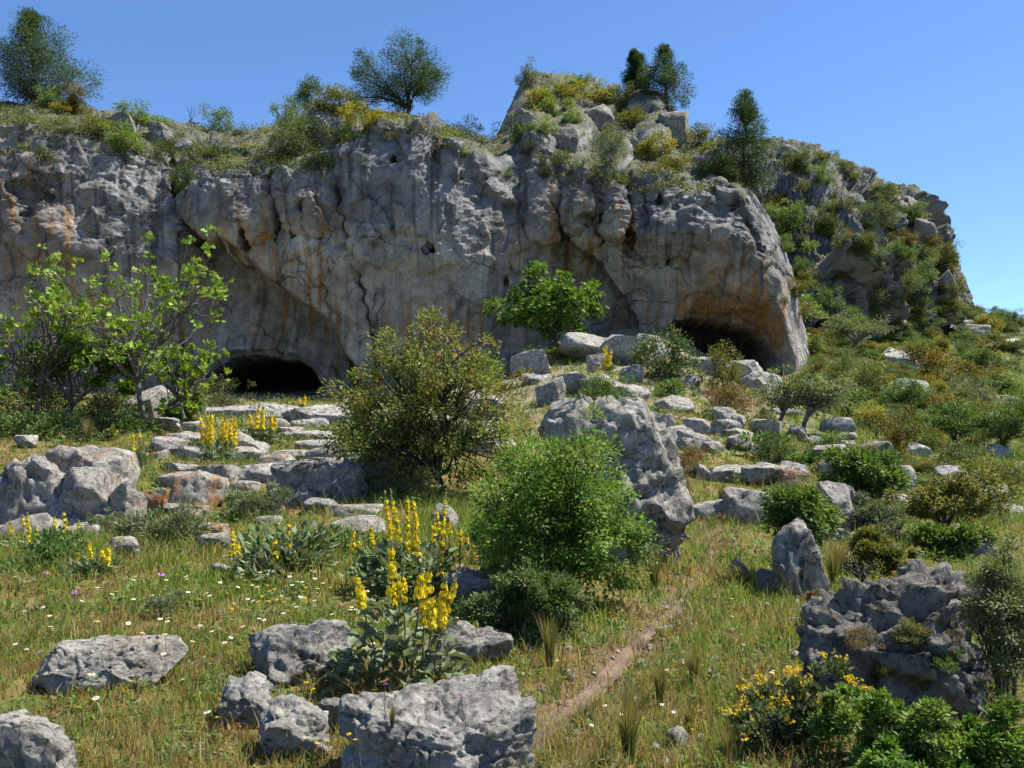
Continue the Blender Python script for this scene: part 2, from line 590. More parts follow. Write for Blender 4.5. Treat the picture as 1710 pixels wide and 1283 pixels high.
# left wall: rounded blocks, the slanting overhang and the buttress on the right
for b in [(392, 345, 70, 80, -1.5), (508, 330, 55, 65, -1.3), (690, 330, 150, 130, -1.0), (120, 330, 140, 110, -0.7), (560, 195, 60, 35, -1.5),
          (655, 212, 45, 18, -1.2), (300, 225, 45, 25, -1.0), (210, 200, 35, 22, -0.9), (790, 265, 60, 40, -0.8), (40, 320, 60, 120, -0.6),
          (955, 330, 35, 55, -1.2), (1020, 340, 32, 60, -1.2), (1115, 350, 70, 90, -1.0), (900, 330, 30, 80, -0.9), (1200, 380, 70, 80, -0.8), (960, 215, 40, 40, -1.6),
          (1090, 225, 40, 40, -2.4), (1030, 245, 28, 45, -1.5), (900, 225, 32, 40, -1.4), (1255, 450, 55, 70, -0.6), (1075, 175, 40, 25, -2.0)]:
    dy += bumpf(*b)
xl = np.clip((PXc - 300) / 15, 0, 1) * np.clip((645 - PXc) / 40, 0, 1)
dl = below_line([(290, 345), (330, 375), (400, 425), (480, 488), (540, 525), (580, 590), (640, 690)])
dy += 3.4 * sst(dl, -3, 4) * xl * (1 - 0.75 * sst(dl, 40, 190))
xr = np.clip((PXc - 925) / 10, 0, 1) * np.clip((1060 - PXc) / 20, 0, 1)
dr = below_line([(925, 350), (950, 380), (985, 430), (1015, 462), (1060, 540)])
dy += 1.9 * sst(dr, -3, 5) * xr * (1 - 0.75 * sst(dr, 30, 120))
# cracks; the far left one shapes a shrub's cast shadow as a groove
for pts, w, dep in [([(280, 230), (286, 300), (300, 370)], 5, 1.6), ([(452, 275), (458, 330), (470, 380)], 4, 1.2), ([(556, 250), (566, 320), (580, 400), (600, 470), (625, 560), (628, 640)], 4, 0.8),
                    ([(536, 420), (545, 500), (560, 560), (575, 640)], 3, 0.5), ([(990, 285), (1000, 360), (1005, 400)], 3, 1.0), ([(1040, 290), (1052, 360), (1050, 420)], 3, 0.9),
                    ([(925, 270), (935, 330), (940, 370)], 3, 1.2), ([(75, 260), (60, 330), (45, 420)], 9, 0.7), ([(1200, 290), (1240, 360), (1270, 420)], 4, 0.8)]:
    p_ = np.array(pts, float)
    xx = np.interp(PYc, p_[:, 1], p_[:, 0]) + 3 * np.sin(PYc * 0.21)
    inr = sst(PYc, p_[0, 1] - 12, p_[0, 1] + 8) * (1 - sst(PYc, p_[-1, 1] - 8, p_[-1, 1] + 12))
    dy += dep * np.exp(-((PXc - xx) / w) ** 2) * inr
# small holes
for hx, hy, rx, ry, dep in [(413, 402, 6, 13, 2.2), (461, 392, 6, 11, 2.0), (536, 398, 5, 12, 1.6), (660, 277, 5, 9, 1.6), (724, 418, 7, 8, 1.8), (512, 352, 7, 8, 1.4), (93, 332, 4, 5, 1.2), (1116, 436, 6, 7, 1.6),
                            (971, 385, 4, 9, 1.6), (995, 388, 4, 8, 1.5), (1100, 338, 4, 6, 1.0), (845, 470, 6, 10, 1.0)]:
    dy += dep * np.exp(-(((PXc - hx) / rx) ** 2 + ((PYc - hy) / ry) ** 2) ** 2)


def arch(px, base, rx, ry, top_pow=2.0):
    return ((np.abs(PXc - px) / rx) ** top_pow + (np.clip(base - PYc, 0, None) / ry) ** 2)


wob = fbm(np.stack([PXc.ravel() / 28, PYc.ravel() / 28, np.zeros(PXc.size)], 1), 3, 8).reshape(PXc.shape)
# left cave: a low vault, stepped inwards
dc = np.where(PXc < 445, arch(445, 672, 148, 78, 2.1), arch(445, 672, 88, 74, 2.2)) + 0.10 * wob
dy += 11.0 * (1 - sst(dc, 0.66, 0.98)) + 1.0 * (1 - sst(dc, 0.9, 1.45))
# right cave: hanging lip falling to the left, brown back wall inside
lip = np.interp(PXc, [1112, 1125, 1160, 1200, 1245, 1280, 1305, 1318], [556, 542, 532, 529, 534, 548, 572, 606]) + 4 * wob
inx = sst(PXc, 1110, 1122) * (1 - sst(PXc, 1306, 1320))
dy += 5.6 * sst(PYc - lip, -2, 6) * inx
up = np.clip(lip - PYc, 0, 80)
dy += 2.2 * inx * (1 - sst(up, 0, 62)) * (PYc < lip + 3) * sst(PXc, 1112, 1200)
dy[:, -1] = dy[:, -2]
CP[..., 1] += dy
CP[..., 1] = np.maximum(CP[..., 1], 40)
nrm = normals(CP)
flip = nrm[..., 1].mean() > 0
if flip:
    nrm = -nrm
Q = CP.reshape(-1, 3)
rough = sst(PYc, 520, 330).ravel() if False else (1 - sst(PYc, 330, 520)).ravel()
back = sst(dy, 3.5, 5.0).ravel()
d1 = fbm(Q * 0.13, 3, 51) * 0.8
d2 = facets(Q * np.array([1, 1, 0.7]), 420, 52, 0.22, 0.10, 0.9, 0.45)
d2b = facets(Q * np.array([1, 1, 1.2]), 2200, 58, 0.06, 0.08, 0.5, 0.9)
d3 = fbm(Q * np.array([1.6, 1.6, 2.0]), 3, 53, 0.65) * 0.15
d5 = fbm(Q * np.array([5.0, 5.0, 6.0]), 2, 55, 0.7) * 0.13
flute = fbm(Q * np.array([1.1, 1.1, 0.12]), 3, 56) * 0.20 * (1 - rough)
face = 0.25 + 0.75 * np.repeat(1 - sst(np.arange(PXc.shape[0]), 208, 226), PXc.shape[1])
disp = (d1 * (0.4 + 0.6 * face) + flute + ((d2 + d2b) * face + d3 * 0.8 + d5 * 0.8) * (0.2 + 0.75 * rough)) * (1 - 0.7 * back)
Q = Q + nrm.reshape(-1, 3) * disp[:, None]
# base colours: grey weathered top, pale smooth lower wall, rust and soot streaks
px_, py_ = PXc.ravel(), PYc.ravel()
S = np.stack([px_ / 9.0, py_ / 150.0, np.zeros_like(px_)], 1)
S2 = np.stack([px_ / 30.0, py_ / 60.0, np.ones_like(px_) * 3], 1)
grey = np.array([0.265, 0.265, 0.26])
pale = np.array([0.42, 0.395, 0.35])
rust = np.array([0.44, 0.225, 0.075])
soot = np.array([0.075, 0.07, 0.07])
edge = np.interp(px_, [-350, 0, 300, 330, 560, 600, 700, 850, 900, 1000, 1060, 1130, 1200, 1260, 1340], [520, 500, 430, 360, 370, 380, 370, 420, 380, 350, 380, 420, 450, 490, 560])
low = sst(py_ + 40 * fbm(S2, 3, 61), edge - 25, edge + 45)[:, None]
cc = grey * (1 - low) + pale * low
st = sst(fbm(S, 4, 62), 0.02, 0.35)
zone = np.zeros_like(px_)
for zx, zy, rx, ry in [(430, 440, 60, 90), (530, 440, 40, 90), (520, 560, 70, 90), (60, 420, 90, 130), (200, 560, 150, 110), (440, 540, 60, 70), (960, 420, 70, 100), (1010, 400, 45, 60), (1060, 500, 60, 80), (1230, 500, 100, 70), (880, 460, 60, 90), (740, 560, 120, 60)]:
    zone = np.maximum(zone, np.exp(-((px_ - zx) / rx) ** 2 - ((py_ - zy) / ry) ** 2))
rw = (np.clip(zone * 1.4, 0, 1) * (0.16 + 0.84 * st))[:, None]
lip_w = (sst(PXc, 1118, 1150) * (1 - sst(PXc, 1310, 1325)) * np.exp(-((PYc - lip + 18) / 20) ** 2) * (PYc < lip + 6)).ravel()[:, None]
rw = np.clip(rw + 0.8 * lip_w, 0, 1)
cc = cc * (1 - rw) + rust * rw
st2 = (sst(fbm(S * np.array([0.8, 0.7, 1]), 4, 63), 0.06, 0.32) * (1 - 0.4 * low[:, 0]))[:, None]
cc = cc * (1 - 0.7 * st2) + soot * 0.7 * st2
st3 = (0.65 * sst(fbm(S * np.array([0.9, 0.9, 1]), 4, 67), 0.1, 0.34) * low[:, 0] * (1 - 0.7 * st2[:, 0]))[:, None]
cc = cc * (1 - st3) + np.array([0.56, 0.52, 0.45]) * st3
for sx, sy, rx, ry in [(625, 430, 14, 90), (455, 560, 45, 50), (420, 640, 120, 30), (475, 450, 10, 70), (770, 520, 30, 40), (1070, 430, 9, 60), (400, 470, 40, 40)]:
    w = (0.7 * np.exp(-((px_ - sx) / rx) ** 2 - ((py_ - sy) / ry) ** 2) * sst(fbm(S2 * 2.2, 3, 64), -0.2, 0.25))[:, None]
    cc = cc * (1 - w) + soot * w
fresh = np.exp(-(((px_ - 1192) / 8) ** 2 + ((py_ - 462) / 7) ** 2) ** 2)[:, None]
cc = cc * (1 - fresh) + np.array([0.62, 0.42, 0.27]) * fresh
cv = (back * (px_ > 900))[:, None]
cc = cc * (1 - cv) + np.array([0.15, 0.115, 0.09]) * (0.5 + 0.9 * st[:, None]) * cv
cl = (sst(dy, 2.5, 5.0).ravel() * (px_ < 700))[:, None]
cc = cc * (1 - cl) + np.array([0.05, 0.045, 0.04]) * cl  # near-black colour paints shade into the left cave and the overhang recess
soil_w = (sst(nrm[..., 2].ravel() + 0.25 * fbm(Q * 0.7, 3, 66), 0.55, 0.8) * (py_ < 330))[:, None]
cc = cc * (1 - 0.7 * soil_w) + np.array([0.11, 0.115, 0.045]) * 0.7 * soil_w
cc = cc * (1 + 0.5 * fbm(Q * 0.5, 3, 65))[:, None]
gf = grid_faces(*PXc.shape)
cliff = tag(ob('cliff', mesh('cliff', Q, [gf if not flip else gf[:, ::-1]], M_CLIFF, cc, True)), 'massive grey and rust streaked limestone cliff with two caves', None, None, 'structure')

MT = [
    (1215, [(600, 84), (480, 92), (400, 102), (330, 118), (262, 140), (285, 190)]),
    (1290, [(600, 84), (480, 92), (400, 102), (320, 118), (238, 142), (265, 190)]),
    (1320, [(600, 84), (480, 90), (400, 98), (320, 116), (244, 142), (268, 190)]),
    (1360, [(590, 84), (490, 88), (410, 93), (330, 112), (256, 140), (280, 190)]),
    (1400, [(580, 86), (500, 90), (410, 95), (345, 112), (274, 138), (296, 190)]),
    (1440, [(575, 90), (500, 95), (420, 104), (360, 116), (300, 138), (320, 190)]),
    (1478, [(570, 95), (500, 101), (430, 110), (375, 122), (332, 138), (350, 190)]),
    (1486, [(570, 96), (500, 102), (430, 111), (375, 122), (320, 136), (345, 190)]),
    (1520, [(565, 102), (500, 107), (430, 115), (380, 124), (324, 138), (350, 190)]),
    (1545, [(562, 106), (505, 112), (440, 120), (395, 128), (352, 140), (370, 190)]),
    (1570, [(560, 110), (515, 118), (465, 126), (440, 132), (420, 142), (430, 190)]),
    (1592, [(560, 116), (530, 124), (505, 132), (488, 138), (474, 146), (480, 190)]),
    (1606, [(560, 124), (545, 132), (530, 140), (522, 146), (515, 154), (520, 190)])]
PXm, PYm, MP, _ = sheet(MT, [34, 46, 46, 50, 8], 280, (1215, 1606))
mn = normals(MP)
mflip = mn[..., 1].mean() > 0
if mflip:
    mn = -mn
MQ = MP.reshape(-1, 3)
md = ridge(MQ * np.array([0.07, 0.07, 0.035]), 5, 71, 0.55) * 3.4 + fbm(MQ * 0.25, 4, 72, 0.6) * 1.6 + ridge(MQ * np.array([0.4, 0.4, 0.2]), 3, 73) * 0.6
mfade = ((1 - 0.85 * sst(PXm, 1525, 1575)) * (1 - 0.85 * np.repeat(sst(np.arange(PXm.shape[0]), 126, 172)[:, None], PXm.shape[1], 1))).ravel()
MQ = MQ + mn.reshape(-1, 3) * (md * 0.6 + mfade * (facets(MQ * np.array([1, 1, 0.5]), 90, 78, 1.5, 0.12, 3.0, 0.12) + facets(MQ * np.array([1, 1, 0.6]), 700, 79, 0.5, 0.10, 1.2, 0.4)) + fbm(MQ * np.array([0.9, 0.9, 0.7]), 3, 77, 0.65) * 0.9)[:, None]
mN = normals(MQ.reshape(MP.shape))
if mflip:
    mN = -mN
mg = np.array([0.185, 0.185, 0.19]) * (1 + 0.6 * fbm(MQ * 0.2, 4, 74))[:, None]
w = (0.55 * sst(fbm(MQ * np.array([0.3, 0.3, 0.06]), 4, 75), 0.1, 0.4))[:, None]
mg = mg * (1 - w) + np.array([0.33, 0.21, 0.12]) * w
vw = (sst(mN[..., 2].ravel() + 0.5 * fbm(MQ * 0.3, 3, 76), 0.42, 0.75))[:, None]
mg = mg * (1 - vw) + np.array([0.075, 0.085, 0.03]) * vw
gf = grid_faces(*PXm.shape)
mountain = tag(ob('mountain', mesh('mountain', MQ, [gf if not mflip else gf[:, ::-1]], M_MOUNT, mg, True)), 'steep rocky mountain shoulder behind the cliff', None, None, 'structure')

from mathutils.bvhtree import BVHTree
bpy.context.view_layer.update()
_dg = bpy.context.evaluated_depsgraph_get()
SURF = [BVHTree.FromObject(o, _dg) for o in (terrain, cliff, mountain)]
CAMP = Vector((0, 0, EYE))


def pick(px, py, tries=40):
    """the nearest built surface seen at a pixel (searching downwards if it is sky)"""
    for k in range(tries):
        d = Vector(((px - CX) / F, 1.0, -(py + 3 * k - HY) / F)).normalized()
        hits = [h for h in (t.ray_cast(CAMP, d) for t in SURF) if h[0] is not None]
        if hits:
            return min(hits, key=lambda h: h[3])[0]
    return at(px, py, 60)


# ------------------------------------------------------------------ rocks
_ico = {}


def ico(sub):
    if sub not in _ico:
        bm = bmesh.new()
        bmesh.ops.create_icosphere(bm, subdivisions=sub, radius=1.0)
        _ico[sub] = (np.array([v.co[:] for v in bm.verts]), np.array([[v.index for v in f.verts] for f in bm.faces]))
        bm.free()
    return _ico[sub]


def rock_mesh(seed, sub, w, d, h, cuts=14, flat=0.0, jag=1.0, sink=0.35, fiss=0.0, planes=()):
    rs = np.random.RandomState(seed)
    V, Fc = ico(sub)
    P = V.copy()
    P *= (1 + 0.38 * fbm(P * 1.1, 2, seed))[:, None]
    for k in range(cuts):
        if k % 2:
            n = rs.normal(size=3)
        else:
            n = np.eye(3)[rs.randint(3)] * rs.choice([-1, 1]) + rs.normal(size=3) * 0.28
        n /= np.linalg.norm(n)
        dd = rs.uniform(0.5, 0.82)
        s = P @ n
        P -= np.outer(np.clip(s - dd, 0, None) * 0.97, n)
    for (nx, ny, nz, dd) in planes:
        n = np.array([nx, ny, nz])
        n = n / np.linalg.norm(n)
        P -= np.outer(np.clip(P @ n - dd, 0, None) * 0.97, n)
    if flat:
        P[:, 2] = np.where(P[:, 2] > 0.5, 0.5 + (P[:, 2] - 0.5) * (1 - flat), P[:, 2])
    P -= (P.max(0) + P.min(0)) / 2
    P /= np.abs(P).max(0)
    sc = np.array([w / 2, d / 2, h * (1 + sink) / 2])
    m = float(min(w, h * 1.4))
    R = P * sc
    r = R / m
    nl = P / (np.linalg.norm(P, axis=1)[:, None] + 1e-9)
    dis = 0.055 * fbm(r * 2.6, 3, seed + 1) + 0.022 * ridge(r * 5.0, 2, seed + 2) + 0.026 * fbm(r * 13, 3, seed + 3, 0.65)
    cr = np.abs(fbm(r * np.array([1.7, 1.7, 2.6]), 2, seed + 4))
    dis -= 0.055 * (1 - sst(cr, 0.0, 0.045))
    if len(P) > 2000:
        dis -= 0.04 * sst(fbm(r * 6.5, 3, seed + 6), 0.10, 0.34) + 0.018 * sst(fbm(r * 16, 2, seed + 7), 0.08, 0.3)
        dis += facets(r * np.array([1, 1, 1.6]), 60, seed + 8, 0.022, 0.10, 0.25, 2.0)
    if fiss:
        wv = fbm(r * 1.4, 3, seed + 5) * 1.6
        for (ax_, ay_, fr) in ((0.75, 0.66, 5.5), (-0.6, 0.8, 3.2)):
            dis -= fiss * (1 - sst(np.abs(np.sin((r[:, 0] * ax_ + r[:, 1] * ay_) * fr + wv)), 0.0, 0.09))
    R = R + nl * (dis * m * jag)[:, None]
    R[:, 2] += h * (1 - sink) / 2
    return mesh('rock', R, [Fc], M_ROCK, None, True)


_seed = [100]


def nseed():
    _seed[0] += 1
    return _seed[0]


def rock(px, py, wpx, hpx, label, name='boulder', sub=4, orange=0.0, moss=0.15, dark=0.0, deep=0.8, flat=0.0, jag=1.0, cuts=14, rz=None, group=None, seed=None, dist=None, cat='rock', tilt=0.0, fiss=0.0, planes=(), rx=0.0):
    p = pick(px, py) if dist is None else at(px, py, dist)
    s = p.y / F
    w, h = wpx * s, hpx * s
    sd = seed or nseed()
    sub = 6 if wpx >= 200 else 5 if wpx >= 100 or (wpx >= 60 and py > 1030) else 4
    rs = random.Random(sd)
    me = rock_mesh(sd, sub, w * 1.04, w * deep, h * 1.06, cuts, flat, jag, 0.35, fiss, planes)
    o = ob(name, me, None, (p.x, p.y + w * deep * 0.32, p.z - 0.10 * h), (rx, tilt, rs.uniform(-0.3, 0.3) if rz is None else rz))
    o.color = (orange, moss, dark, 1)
    return tag(o, label, cat, group)


# ------------------------------------------------------------------ plants
def tubes(paths, radii, sides=5):
    """paths: list of (n,3); radii: list of (n,)"""
    Vs, Fs, o = [], [], 0
    ang = np.arange(sides) * 2 * np.pi / sides
    for P, R in zip(paths, radii):
        n = len(P)
        T = np.gradient(P, axis=0)
        T /= np.linalg.norm(T, axis=1)[:, None] + 1e-9
        ref = np.where(np.abs(T[:, 2:3]) < 0.9, np.array([[0, 0, 1.0]]), np.array([[1.0, 0, 0]]))
        A = np.cross(T, ref)
        A /= np.linalg.norm(A, axis=1)[:, None] + 1e-9
        B = np.cross(T, A)
        ring = P[:, None, :] + R[:, None, None] * (np.cos(ang)[None, :, None] * A[:, None, :] + np.sin(ang)[None, :, None] * B[:, None, :])
        Vs.append(ring.reshape(-1, 3))
        i = (np.arange(n - 1)[:, None] * sides + np.arange(sides)[None, :]).ravel()
        j = (np.arange(n - 1)[:, None] * sides + (np.arange(sides)[None, :] + 1) % sides).ravel()
        Fs.append(np.stack([i, j, j + sides, i + sides], 1) + o)
        o += n * sides
    return np.concatenate(Vs), np.concatenate(Fs)


def bez(a, b, c, n, rs, wob):
    t = np.linspace(0, 1, n)[:, None]
    P = (1 - t) ** 2 * a + 2 * t * (1 - t) * b + t * t * c
    P[1:-1] += rs.normal(size=(n - 2, 3)) * wob
    return P


def leaves(C, D, Nn, L, W, cols, lobes=1, cup=0.25):
    """leaf rhombs at C pointing along D with face normal about Nn"""
    n = len(C)
    D = D / (np.linalg.norm(D, axis=1)[:, None] + 1e-9)
    Sd = np.cross(D, Nn)
    Sd /= np.linalg.norm(Sd, axis=1)[:, None] + 1e-9
    U = np.cross(Sd, D)
    Vs, Fs, Cs, o = [], [], [], 0
    for a in ([0.0] if lobes == 1 else [-0.75, 0.0, 0.75]):
        d = D * math.cos(a) + Sd * math.sin(a)
        s = np.cross(d, U)
        l = L if a == 0 else L * 0.82
        mid = C + d * (l * 0.5)[:, None] - U * (W * cup)[:, None]
        V = np.stack([C, mid + s * (W * 0.5)[:, None], C + d * l[:, None] - U * (W * 0.12)[:, None], mid - s * (W * 0.5)[:, None]], 1)
        # the midrib stays high: two triangles folded along it
        Vs.append(V.reshape(-1, 3))
        i = np.arange(n) * 4 + o
        Fs.append(np.stack([i, i + 1, i + 2], 1))
        Fs.append(np.stack([i, i + 2, i + 3], 1))
        Cs.append(np.repeat(cols, 4, axis=0))
        o += n * 4
    return np.concatenate(Vs), np.concatenate(Fs), np.concatenate(Cs)


ST = {  # clumps, clump radius (of size), leaves per clump, leaf length, width (m), colours, trunk fraction, stem radius (m), flat bottom, canonical W, H
    'pine': dict(n=74, cr=0.085, lpc=330, ll=0.2, lw=0.042, cols=[(0.045, 0.08, 0.03), (0.065, 0.105, 0.035), (0.04, 0.07, 0.035)], W=4.2, H=5.0, sr=0.13, kind='conifer', bark=(0.10, 0.075, 0.06)),
    'pinetall': dict(n=60, cr=0.085, lpc=310, ll=0.2, lw=0.042, cols=[(0.03, 0.06, 0.028), (0.045, 0.08, 0.03), (0.06, 0.09, 0.035)], W=3.2, H=6.0, sr=0.13, kind='conifer', bark=(0.09, 0.07, 0.06)),
    'pineround': dict(n=60, cr=0.10, lpc=400, ll=0.20, lw=0.04, cols=[(0.04, 0.08, 0.03), (0.06, 0.105, 0.035), (0.034, 0.065, 0.03)], W=4.6, H=4.4, sr=0.14, kind='tree', trunk=0.2, bark=(0.07, 0.05, 0.045), limbs=6, shell=0.4, low=0.4, ce=0.45),
    'dark': dict(n=36, cr=0.13, lpc=110, ll=0.13, lw=0.06, cols=[(0.05, 0.085, 0.025), (0.075, 0.115, 0.033), (0.095, 0.12, 0.038)], W=2.2, H=1.7, sr=0.03, kind='bush'),
    'green': dict(n=36, cr=0.13, lpc=110, ll=0.13, lw=0.065, cols=[(0.08, 0.14, 0.028), (0.11, 0.175, 0.036), (0.14, 0.185, 0.042)], W=2.2, H=1.8, sr=0.03, kind='bush'),
    'light': dict(n=30, cr=0.12, lpc=80, ll=0.14, lw=0.075, cols=[(0.13, 0.20, 0.035), (0.17, 0.24, 0.05), (0.10, 0.16, 0.03)], W=2.0, H=1.8, sr=0.025, kind='bush'),
    'olive': dict(n=38, cr=0.12, lpc=110, ll=0.13, lw=0.06, cols=[(0.13, 0.135, 0.03), (0.16, 0.15, 0.03), (0.09, 0.11, 0.03)], W=2.2, H=1.9, sr=0.03, kind='bush'),
    'rust': dict(n=44, cr=0.11, lpc=120, ll=0.12, lw=0.06, cols=[(0.17, 0.125, 0.02), (0.20, 0.14, 0.022), (0.11, 0.10, 0.02), (0.07, 0.08, 0.02)], W=2.4, H=2.2, sr=0.03, kind='bush'),
    'yellow': dict(n=34, cr=0.11, lpc=90, ll=0.12, lw=0.06, cols=[(0.26, 0.24, 0.03), (0.22, 0.22, 0.03), (0.14, 0.16, 0.03), (0.30, 0.22, 0.03)], W=2.2, H=1.3, sr=0.02, kind='bush'),
    'feather': dict(n=46, cr=0.11, lpc=110, ll=0.17, lw=0.03, cols=[(0.10, 0.14, 0.05), (0.13, 0.165, 0.06), (0.075, 0.11, 0.04)], W=2.2, H=2.0, sr=0.03, kind='bush'),
    'cushion': dict(n=22, cr=0.16, lpc=100, ll=0.13, lw=0.03, cols=[(0.05, 0.085, 0.025), (0.08, 0.115, 0.03), (0.10, 0.12, 0.04)], W=1.4, H=0.9, sr=0.015, kind='bush'),
    'brush': dict(n=40, cr=0.08, lpc=50, ll=0.14, lw=0.04, cols=[(0.03, 0.045, 0.03), (0.04, 0.05, 0.03)], W=4.0, H=1.7, sr=0.03, kind='bush', up=True, bark=(0.05, 0.045, 0.05)),
    'bare': dict(n=26, cr=0.09, lpc=2, ll=0.08, lw=0.03, cols=[(0.06, 0.06, 0.03)], W=2.0, H=2.2, sr=0.035, kind='tree', trunk=0.2, bark=(0.055, 0.05, 0.05), limbs=5),
    'brown': dict(n=44, cr=0.10, lpc=90, ll=0.12, lw=0.045, cols=[(0.17, 0.085, 0.035), (0.20, 0.11, 0.04), (0.12, 0.085, 0.03), (0.10, 0.10, 0.03)], W=2.6, H=1.6, sr=0.025, kind='bush'),
    'red': dict(n=26, cr=0.12, lpc=70, ll=0.11, lw=0.045, cols=[(0.25, 0.085, 0.06), (0.28, 0.13, 0.09), (0.14, 0.10, 0.04)], W=1.6, H=1.2, sr=0.02, kind='bush'),
    'grey': dict(n=34, cr=0.13, lpc=110, ll=0.10, lw=0.028, cols=[(0.10, 0.125, 0.085), (0.145, 0.17, 0.115), (0.075, 0.10, 0.055)], W=1.6, H=1.3, sr=0.02, kind='bush'),
    'santolina': dict(n=50, cr=0.09, lpc=110, ll=0.07, lw=0.016, cols=[(0.16, 0.19, 0.10), (0.21, 0.24, 0.14), (0.11, 0.14, 0.06)], W=0.9, H=0.6, sr=0.008, kind='bush', up=True, mat='wool'),
    'phlomis': dict(n=90, cr=0.06, lpc=110, ll=0.055, lw=0.022, cols=[(0.15, 0.18, 0.09), (0.19, 0.22, 0.12), (0.11, 0.14, 0.05)], W=1.1, H=0.75, sr=0.006, kind='bush', up=True, mat='wool', flowers=(260, (0.60, 0.41, 0.03), 0.015), low=0.2, ce=0.3),
    'herb': dict(n=30, cr=0.12, lpc=60, ll=0.10, lw=0.05, cols=[(0.07, 0.13, 0.03), (0.10, 0.17, 0.04), (0.13, 0.18, 0.06)], W=1.4, H=0.6, sr=0.008, kind='bush', up=True),
    'fig': dict(n=105, cr=0.026, lpc=8, ll=0.135, lw=0.085, cols=[(0.19, 0.28, 0.035), (0.25, 0.34, 0.05), (0.14, 0.23, 0.03)], W=4.0, H=4.6, sr=0.06, kind='tree', trunk=0.16, bark=(0.12, 0.105, 0.09), limbs=11, lobes=3, up=True, shell=0.25, low=0.1, ce=0.25),
    'figbush': dict(n=80, cr=0.07, lpc=70, ll=0.2, lw=0.13, cols=[(0.09, 0.17, 0.025), (0.13, 0.22, 0.035), (0.07, 0.13, 0.02)], W=5.0, H=4.2, sr=0.08, kind='tree', trunk=0.12, bark=(0.13, 0.115, 0.10), limbs=7, lobes=3, shell=0.4),
    'terebinth': dict(n=230, cr=0.045, lpc=75, ll=0.085, lw=0.042, cols=[(0.12, 0.165, 0.03), (0.15, 0.20, 0.04), (0.19, 0.205, 0.05), (0.20, 0.15, 0.045)], W=3.0, H=2.9, sr=0.055, kind='tree', trunk=0.05, bark=(0.06, 0.045, 0.035), limbs=11, shell=0.35, low=0.5, ce=0.42),
    'mastic': dict(n=230, cr=0.055, lpc=95, ll=0.055, lw=0.028, cols=[(0.07, 0.15, 0.018), (0.105, 0.205, 0.026), (0.14, 0.24, 0.035), (0.17, 0.22, 0.045), (0.09, 0.13, 0.03)], W=2.0, H=1.9, sr=0.02, kind='bush', limbs=9, shell=0.35, low=0.65, ce=0.42, lob=7),
    'tree': dict(n=70, cr=0.08, lpc=110, ll=0.13, lw=0.065, cols=[(0.065, 0.125, 0.022), (0.09, 0.16, 0.03), (0.115, 0.17, 0.035)], W=3.4, H=2.8, sr=0.06, kind='tree', trunk=0.16, bark=(0.07, 0.055, 0.045), limbs=7, shell=0.35),
    'olivetree': dict(n=84, cr=0.065, lpc=75, ll=0.11, lw=0.05, cols=[(0.15, 0.15, 0.035), (0.18, 0.165, 0.035), (0.11, 0.13, 0.03)], W=3.0, H=2.4, sr=0.05, kind='tree', trunk=0.12, bark=(0.07, 0.055, 0.045), limbs=8, shell=0.3),
    'almond': dict(n=70, cr=0.07, lpc=42, ll=0.12, lw=0.045, cols=[(0.13, 0.16, 0.06), (0.16, 0.19, 0.07), (0.10, 0.13, 0.05)], W=2.4, H=2.6, sr=0.07, kind='tree', trunk=0.35, bark=(0.14, 0.125, 0.115), limbs=7, shell=0.2),
    'under': dict(n=120, cr=0.06, lpc=80, ll=0.05, lw=0.024, cols=[(0.06, 0.11, 0.025), (0.085, 0.14, 0.03), (0.12, 0.15, 0.06)], W=1.0, H=1.0, sr=0.015, kind='bush', limbs=9, low=0.35, ce=0.35),
    'wildolive': dict(n=90, cr=0.06, lpc=60, ll=0.06, lw=0.018, cols=[(0.16, 0.19, 0.09), (0.21, 0.23, 0.12), (0.13, 0.16, 0.05)], W=1.0, H=1.2, sr=0.02, kind='bush', limbs=9, low=0.45, ce=0.45, bark=(0.12, 0.11, 0.09)),
    'thicket': dict(n=70, cr=0.09, lpc=60, ll=0.10, lw=0.04, cols=[(0.05, 0.075, 0.02), (0.08, 0.10, 0.03), (0.10, 0.085, 0.04)], W=3.0, H=2.0, sr=0.025, kind='bush', limbs=10, bark=(0.09, 0.075, 0.06)),
}


